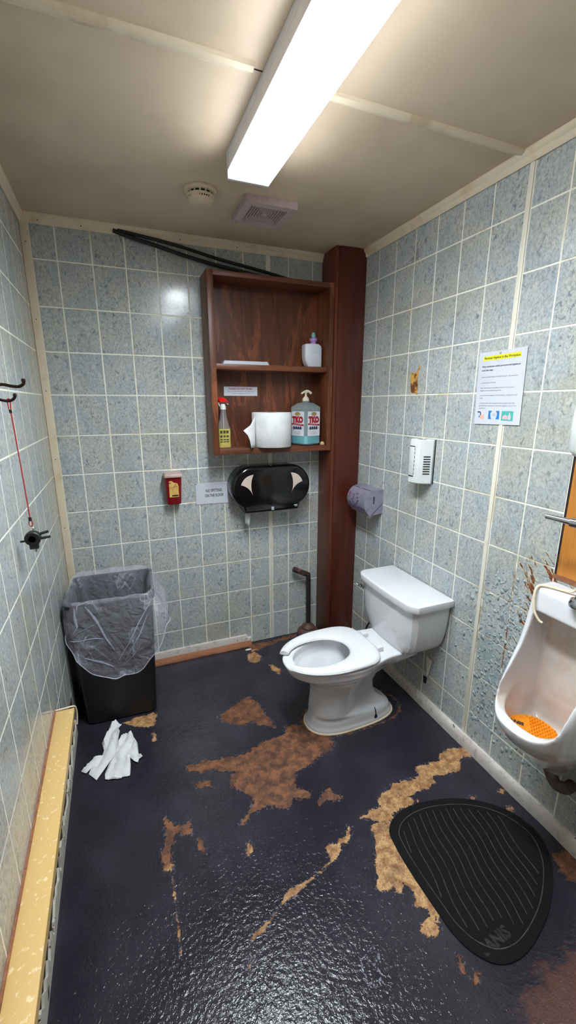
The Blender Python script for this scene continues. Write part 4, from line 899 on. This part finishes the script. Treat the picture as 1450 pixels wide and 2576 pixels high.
def so(z, k, d): return rrect(W-.0015-d, W-.0015, -1.640-.082*k, -1.640+.080*k, z, .035, 6)
B().loft([so(1.413, .70, .07), so(1.420, .86, .088), so(1.44, .97, .098), so(1.52, 1, .100), so(1.60, .96, .096), so(1.66, .88, .088), so(1.672, .7, .07)]).done('case', 'white', sd, 40)
B().box(W-.103, W-.100, -1.66, -1.62, 1.52, 1.56, .001).done('level_window', 'inkg', sd)
cbp = [(1.655, -1.690, 1.15), (1.660, -1.665, 1.02), (1.668, -1.648, .982), (1.664, -1.620, .9735), (1.652, -1.585, .9725), (1.634, -1.560, .972), (1.617, -1.556, .962), (1.607, -1.560, .93), (1.601, -1.572, .890), (1.602, -1.592, .864), (1.606, -1.604, .858)]
ub = tag(B().tube(cbp, .0042, 8).done('cord', 'cable', None, 60, (1.63, -1.6, .97)), 'cream coloured cord draped over the top corner of the urinal', 'cord')

# ------------------------------------------------------------------ trash can and liner
an = math.radians(-2.5); cx, cy = .229, -.30
def rot2(x, y): return (cx+(x-cx)*math.cos(an)-(y-cy)*math.sin(an), cy+(x-cx)*math.sin(an)+(y-cy)*math.cos(an))
def canring(z, g=0, r=.03, n=6):
    t = z/.68; x0_, x1_ = .060+(.038-.060)*t-g, .394+(.424-.394)*t+g; y0_, y1_ = -.446+(-.482+.446)*t-g, -.130+(-.120+.130)*t+g
    out = []
    for p in rrect(x0_, x1_, y0_, y1_, z, r, n): a, b_ = rot2(p.x, p.y); out.append(Vector((a, b_, z)))
    return out
tc = thing('trash_can', (cx, cy, 0), 'tall rectangular black plastic trash can in the back left corner', 'trash can')
B().loft([canring(.0006, -.006), canring(.01), canring(.66), canring(.664, .008), canring(.679, .008), canring(.680, .004), canring(.678, -.004), canring(.60, -.005), canring(.015, -.005), canring(.0145, -.03)]).done('body', 'blackm', tc, 30)
ln = thing('bin_liner', (cx, cy, .68), 'crumpled clear plastic bag lining the black trash can and hanging over its rim', 'bag')
def linering(k, nn=120):
    base = canring(.68, 0, .05, 14); L = [0.]; m = len(base)
    for i in range(m): L.append(L[-1]+(base[(i+1) % m]-base[i]).length)
    out = []
    for j in range(nn):
        d = L[-1]*j/nn; i = max(q for q in range(m) if L[q] <= d); t = (d-L[i])/max(L[i+1]-L[i], 1e-9); out.append(base[i].lerp(base[(i+1) % m], min(t, 1)))
    return out
LB = linering(0); rows = []; ctr = Vector((cx, cy, 0))
NR = 26
for r in range(NR+1):
    ring = []
    for j, p in enumerate(LB):
        d = Vector((p.x-cx, p.y-cy, 0)); dn = d.normalized(); ang = math.atan2(dn.y, dn.x)
        front = max(0, -dn.y); right = max(0, dn.x); back = max(0, dn.y)
        nz = mnoise.noise(Vector((p.x*9, p.y*9, r*.22))); nz2 = mnoise.noise(Vector((p.x*22, p.y*22, r*.5+9)))
        top = .690+.014*nz2+.030*right*max(0, 1-abs(dn.y)*2)+.012*back
        if r < 9:     # inside, from deep to rim
            t = r/9; z = top-.32*(1-t)**1.3; off = -.012-.012*math.sin(t*3.1)-.016*abs(nz)*(1-t*.4)-.03*(1-t)
        elif r < 12:
            t = (r-9)/3; z = top+.006*math.sin(t*math.pi); off = -.010+.024*t+.004*nz2
        else:
            t = (r-12)/(NR-12)
            fx_ = max(-1, min(1, (p.x-cx)/.195)); wf = float(smoothstep(-.05, -.17, np.array(p.y-cy))); wf = wf if p.y < cy else 0.
            hem = (.285+.21*abs(fx_)**2.4)*wf+(1-wf)*(.50 if dn.x > 0 else .53)+.03*back+.012*nz2
            z = top-(top-hem)*t
            belly = math.sin(min(t*1.25, 1)*math.pi*.62)
            off = .014+(.020*front+.060*right**1.5+.004*back)*belly+.014*nz*t+.010*nz2*t
            off += .007*math.sin(j*.75+2*mnoise.noise(Vector((ang*2, 0, t*2))))*t
            if back > .3: off = min(off, .035*(1-back)+.016)
            if dn.x < 0: off = min(off, .016+.012*(1+dn.x)+.014*front)
        q = p+dn*off; q.z = z; q.x = max(q.x, .006); q.y = min(q.y, -.022)
        if r >= 12:
            q.y = min(q.y, -.022)
        ring.append(q)
    rows.append(ring)
hemr = B().tube([tuple(p) for p in rows[-1]]+[tuple(rows[-1][0])], .0022, 5, False).done('hem', 'hem', ln, 60)
lo_ = B().loft(rows, False, False).done('film', 'liner', ln, 0); modded(lo_, [('SUBSURF', dict(levels=1, render_levels=1))]); lo_.data.shade_smooth()
bl_ = BVHTree.FromPolygons([v.co+OFF['bin_liner'] for v in lo_.data.vertices], [tuple(p.vertices) for p in lo_.data.polygons])
FOLDS = [[(0.07, 0.677), (0.068, 0.628), (0.074, 0.581), (0.034, 0.525)], [(0.114, 0.678), (0.137, 0.641), (0.159, 0.595), (0.189, 0.509), (0.229, 0.427)], [(0.034, 0.525), (0.078, 0.557), (0.126, 0.574), (0.162, 0.588)], [(0.036, 0.511), (0.119, 0.515), (0.188, 0.506)], [(0.4, 0.656), (0.339, 0.563), (0.285, 0.463), (0.223, 0.364)], [(0.343, 0.464), (0.3, 0.395), (0.244, 0.334)], [(0.09, 0.422), (0.16, 0.38), (0.221, 0.345)], [(0.383, 0.602), (0.343, 0.513), (0.294, 0.431), (0.255, 0.356)]]
for fo in FOLDS:
    pts = []
    for (xa, za), (xb, zb_) in zip(fo, fo[1:]):
        for k in range(5):
            t = k/5; pts.append((xa+(xb-xa)*t, za+(zb_-za)*t))
    hit = [bl_.ray_cast(Vector((x, -1.2, z)), Vector((0, 1, 0)))[0] for x, z in pts]; hit = [h_ for h_ in hit if h_ and h_.y < -.3]
    if len(hit) > 3:
        rs_ = [.0008+.0048*abs(math.sin(math.pi*(k+.7)/(len(hit)+.4)))*random.uniform(.6, 1.1) for k in range(len(hit))]; b = B()
        b.loft([[h_+Vector((r_*math.cos(a), -.002-.35*abs(r_)*math.sin(a), r_*.5*math.cos(a))) for a in (0, 1.05, 2.09, 3.14, 4.19, 5.24)] for h_, r_ in zip(hit, rs_)]).done('fold', 'fold', ln, 60)

# ------------------------------------------------------------------ crumpled paper towels on the floor
def crumple(name, pts, label, axis0, axis1, seed, hh):
    b = B(); b.face([(x, y, 0) for x, y in pts]); bmesh.ops.triangulate(b.bm, faces=b.bm.faces)
    for _ in range(4):
        long_ = [e for e in b.bm.edges if e.calc_length() > .013]
        if long_: bmesh.ops.subdivide_edges(b.bm, edges=long_, cuts=1); bmesh.ops.triangulate(b.bm, faces=b.bm.faces)
    ax = Vector((*axis1, 0))-Vector((*axis0, 0)); L = ax.length; ax.normalize(); pe = Vector((-ax.y, ax.x, 0))
    for v in b.bm.verts:
        s_ = (v.co-Vector((*axis0, 0))).dot(ax)/L; w = (v.co-Vector((*axis0, 0))).dot(pe)
        edge = 0.0 if any(e.is_boundary for e in v.link_edges) else 1.0
        fold = abs(math.sin(w*72+seed+2*s_+1.5*mnoise.noise(Vector((s_*3, w*20, seed)))))
        v.co.z = .0015+hh*(1-s_*.75)*(.25+.75*fold)*(.35+.65*edge)+.006*(mnoise.noise(Vector((v.co.x*60, v.co.y*60, seed)))+.6)*(.4+.6*edge)
        v.co.z = max(v.co.z, .0015)
    o = tag(b.done(name, 'tissue', None, 0, (*pts[0], 0)), label, 'paper towel', 'crumpled towels on the floor')
    modded(o, [('SOLIDIFY', dict(thickness=.0012, offset=1))]); o.data.shade_smooth(); o.data.set_sharp_from_angle(angle=math.radians(50)); return o
TA = [(0.19, -0.472), (0.2, -0.488), (0.213, -0.497), (0.196, -0.523), (0.202, -0.545), (0.193, -0.598), (0.186, -0.643), (0.18, -0.686), (0.157, -0.721), (0.128, -0.767), (0.105, -0.803), (0.073, -0.757), (0.083, -0.728), (0.062, -0.751), (0.041, -0.728), (0.092, -0.673), (0.126, -0.67), (0.133, -0.645), (0.124, -0.594), (0.136, -0.556), (0.152, -0.525), (0.16, -0.486)]
TB = [(0.251, -0.581), (0.257, -0.586), (0.264, -0.608), (0.279, -0.657), (0.281, -0.722), (0.298, -0.745), (0.282, -0.755), (0.277, -0.775), (0.26, -0.757), (0.244, -0.729), (0.244, -0.777), (0.24, -0.832), (0.209, -0.827), (0.205, -0.833), (0.14, -0.814), (0.139, -0.787), (0.157, -0.732), (0.182, -0.687), (0.188, -0.632), (0.205, -0.597), (0.23, -0.576)]
crumple('paper_towel', TA, 'crumpled white paper towel on the floor touching the trash can', (.19, -.44), (.085, -.77), 1.3, .030)
crumple('paper_towel', TB, 'crumpled white paper towel on the floor farther from the trash can', (.25, -.58), (.19, -.83), 4.1, .026)
for n, (x, y, w) in enumerate(((1.004, -.083, .022), (1.02, -.09, .012))):
    pts = [(x+w*math.cos(t)*random.uniform(.7, 1.1), y+w*.5*math.sin(t)*random.uniform(.7, 1.1), .0006) for t in (2*math.pi*k/9 for k in range(9))]
    if n == 0: tag(B().prism(pts, (0, 0, .0012)).done('paint_flake', 'strip', None, 0, (x, y, 0)), 'white flake of paint on the floor by the back baseboard end', 'debris')

# ------------------------------------------------------------------ rubber floor mat
mo = [(1.151, -1.456), (1.135, -1.517), (1.131, -1.60), (1.132, -1.671), (1.135, -1.745), (1.140, -1.808), (1.164, -1.869), (1.214, -1.915), (1.296, -1.926), (1.407, -1.899), (1.51, -1.852), (1.616, -1.773), (1.668, -1.678), (1.640, -1.572), (1.56, -1.491), (1.451, -1.437), (1.322, -1.408), (1.215, -1.416)]
def smooth_closed(p, k=5):
    out = []; n = len(p)
    for i in range(n):
        p0, p1, p2, p3 = (Vector(p[(i+q) % n]) for q in (-1, 0, 1, 2))
        for j in range(k):
            t = j/k; out.append(.5*((2*p1)+(p2-p0)*t+(2*p0-5*p1+4*p2-p3)*t*t+(3*p1-p0-3*p2+p3)*t**3))
    return out
mc = Vector((1.37, -1.665)); ms = smooth_closed(mo)
fm = thing('floor_mat', (1.37, -1.665, 0), 'black ribbed half moon rubber mat on the floor under the urinal', 'mat')
def mr(k, z): return [(mc.x+(p.x-mc.x)*k, mc.y+(p.y-mc.y)*k, z) for p in ms]
B().loft([mr(1, .0008), mr(.995, .004), mr(.90, .0062), mr(.875, .0062), mr(.868, .005), mr(.86, .005)]).done('mat_base', 'mat', fm, 25)
b = B().loft([mr(.884, .0064), mr(.882, .0068), mr(.876, .0068), mr(.874, .0064)], False, False); b.done('border_line', 'rib', fm, 40)
def inside(x, y, k=.83):
    q = [(mc.x+(p.x-mc.x)*k, mc.y+(p.y-mc.y)*k) for p in ms]; c = False
    for (x1_, y1_), (x2_, y2_) in zip(q, q[1:]+q[:1]):
        if (y1_ > y) != (y2_ > y) and x < (x2_-x1_)*(y-y1_)/(y2_-y1_)+x1_: c = not c
    return c
for i in range(14):
    off = -.225+.0325*i; run = []
    for j in range(61):
        t = -.26+.52*j/60; x = mc.x+off*.985+t*.20+.004*math.sin(t*32); y = mc.y+t*.97+off*.17
        if inside(x, y) and not (y < -1.835 and x < 1.33): run.append((x, y, .0052))
    if len(run) > 5: B().tube(run, .0016, 6, False).done('rib', 'rib', fm, 60)
b = B().text('SANIS', .045, (1.245, -1.868, .0056), Vector((.97, .1, 0)), Vector((-.1, .97, 0)), bold=.002); b.done('lettering', 'matl', fm, 0)

# ------------------------------------------------------------------ coat hook and hanging tool on the left wall
hk = thing('coat_hook', (0, -1.0, 1.61), 'dark bronze double coat hook on the left wall', 'hook')
B().box(.0004, .006, -1.018, -.982, 1.565, 1.655, .002).done('back_plate', 'hook', hk)
B().tube([(.004, -1.0, 1.625), (.030, -1.0, 1.632), (.055, -1.0, 1.6275), (.073, -1.0, 1.627), (.084, -.998, 1.634), (.086, -.998, 1.640)], .0045).done('upper_prong', 'hook', hk)
B().lathe([(.003, 0), (.0062, .004), (.0055, .010), (.002, .012)], (.086, -.998, 1.638), 12).done('prong_tip', 'hook', hk)
B().tube([(.004, -1.0, 1.600), (.020, -1.0, 1.590), (.038, -1.0, 1.586), (.052, -1.0, 1.590), (.059, -.999, 1.599)], .004).done('lower_prong', 'hook', hk)
B().lathe([(.003, 0), (.0055, .003), (.0048, .008), (.002, .010)], (.059, -.999, 1.598), 12).done('prong_tip', 'hook', hk)
la = thing('lanyard_tool', (.042, -1.0, 1.2), 'black valve tool hanging on a red cord from the left wall hook', 'tool')
lx, ly = .0415, -1.0
B().tube([(lx-.003, ly, 1.563), (lx-.004, ly, 1.588), (lx, ly+.001, 1.592), (lx+.004, ly, 1.588), (lx+.002, ly, 1.563)], .0018, 6).done('cord_loop', 'cord', la)
B().cyl((lx, ly, 1.562), (lx+.001, ly, 1.552), .004, n=10).done('crimp', 'hole', la)
B().tube([(lx+.001, ly, 1.554), (lx+.004, ly, 1.42), (lx+.006, ly, 1.30), (lx+.007, ly, 1.232)], .0019, 7).done('cord', 'cord', la)
bx, bz = lx+.007, 1.168
B().cyl((bx, ly, 1.235), (bx, ly, 1.224), .0045, n=10).done('crimp', 'hole', la)
B().tube([(bx-.002, ly, 1.226), (bx-.005, ly, 1.214), (bx, ly, 1.205), (bx+.005, ly, 1.214), (bx+.002, ly, 1.226)], .0016, 6).done('lower_loop', 'cord', la)
B().lathe([(.005, 0), (.006, .004), (.003, .008)], (bx+.004, ly, 1.196), 10).done('steel_stud', 'chrome', la)
B().lathe([(.0, -.0), (.020, .0), (.023, .004), (.023, .022), (.018, .028), (.0, .030)][1:-1], (bx, ly-.016, bz), 24, 'y').done('body', 'blackm', la)
B().lathe([(.013, -.002), (.013, .0), (.0105, .0), (.0105, -.002)], (bx, ly-.0165, bz), 24, 'y').done('dial_ring', 'black', la)
for dz, ex in ((.012, .044), (-.006, .048)): B().tube([(bx+.014, ly, bz+dz*.8), (bx+ex, ly+.004, bz+dz+.004)], .0042, 8, False).done('prong', 'blackm', la)
B().tube([(bx-.018, ly, bz-.008), (bx-.036, ly, bz-.009)], .0034, 8, False).done('peg', 'blackm', la)
B().loft([rrect(bx-.012, bx+.013, ly-.012, ly+.010, z, .003, 2) for z in (bz-.034, bz-.012)]).done('neck', 'blackm', la)
B().lathe([(.005, -.045), (.006, -.036), (.005, -.033)], (bx+.002, ly, bz), 12).done('steel_tip', 'chrome', la)
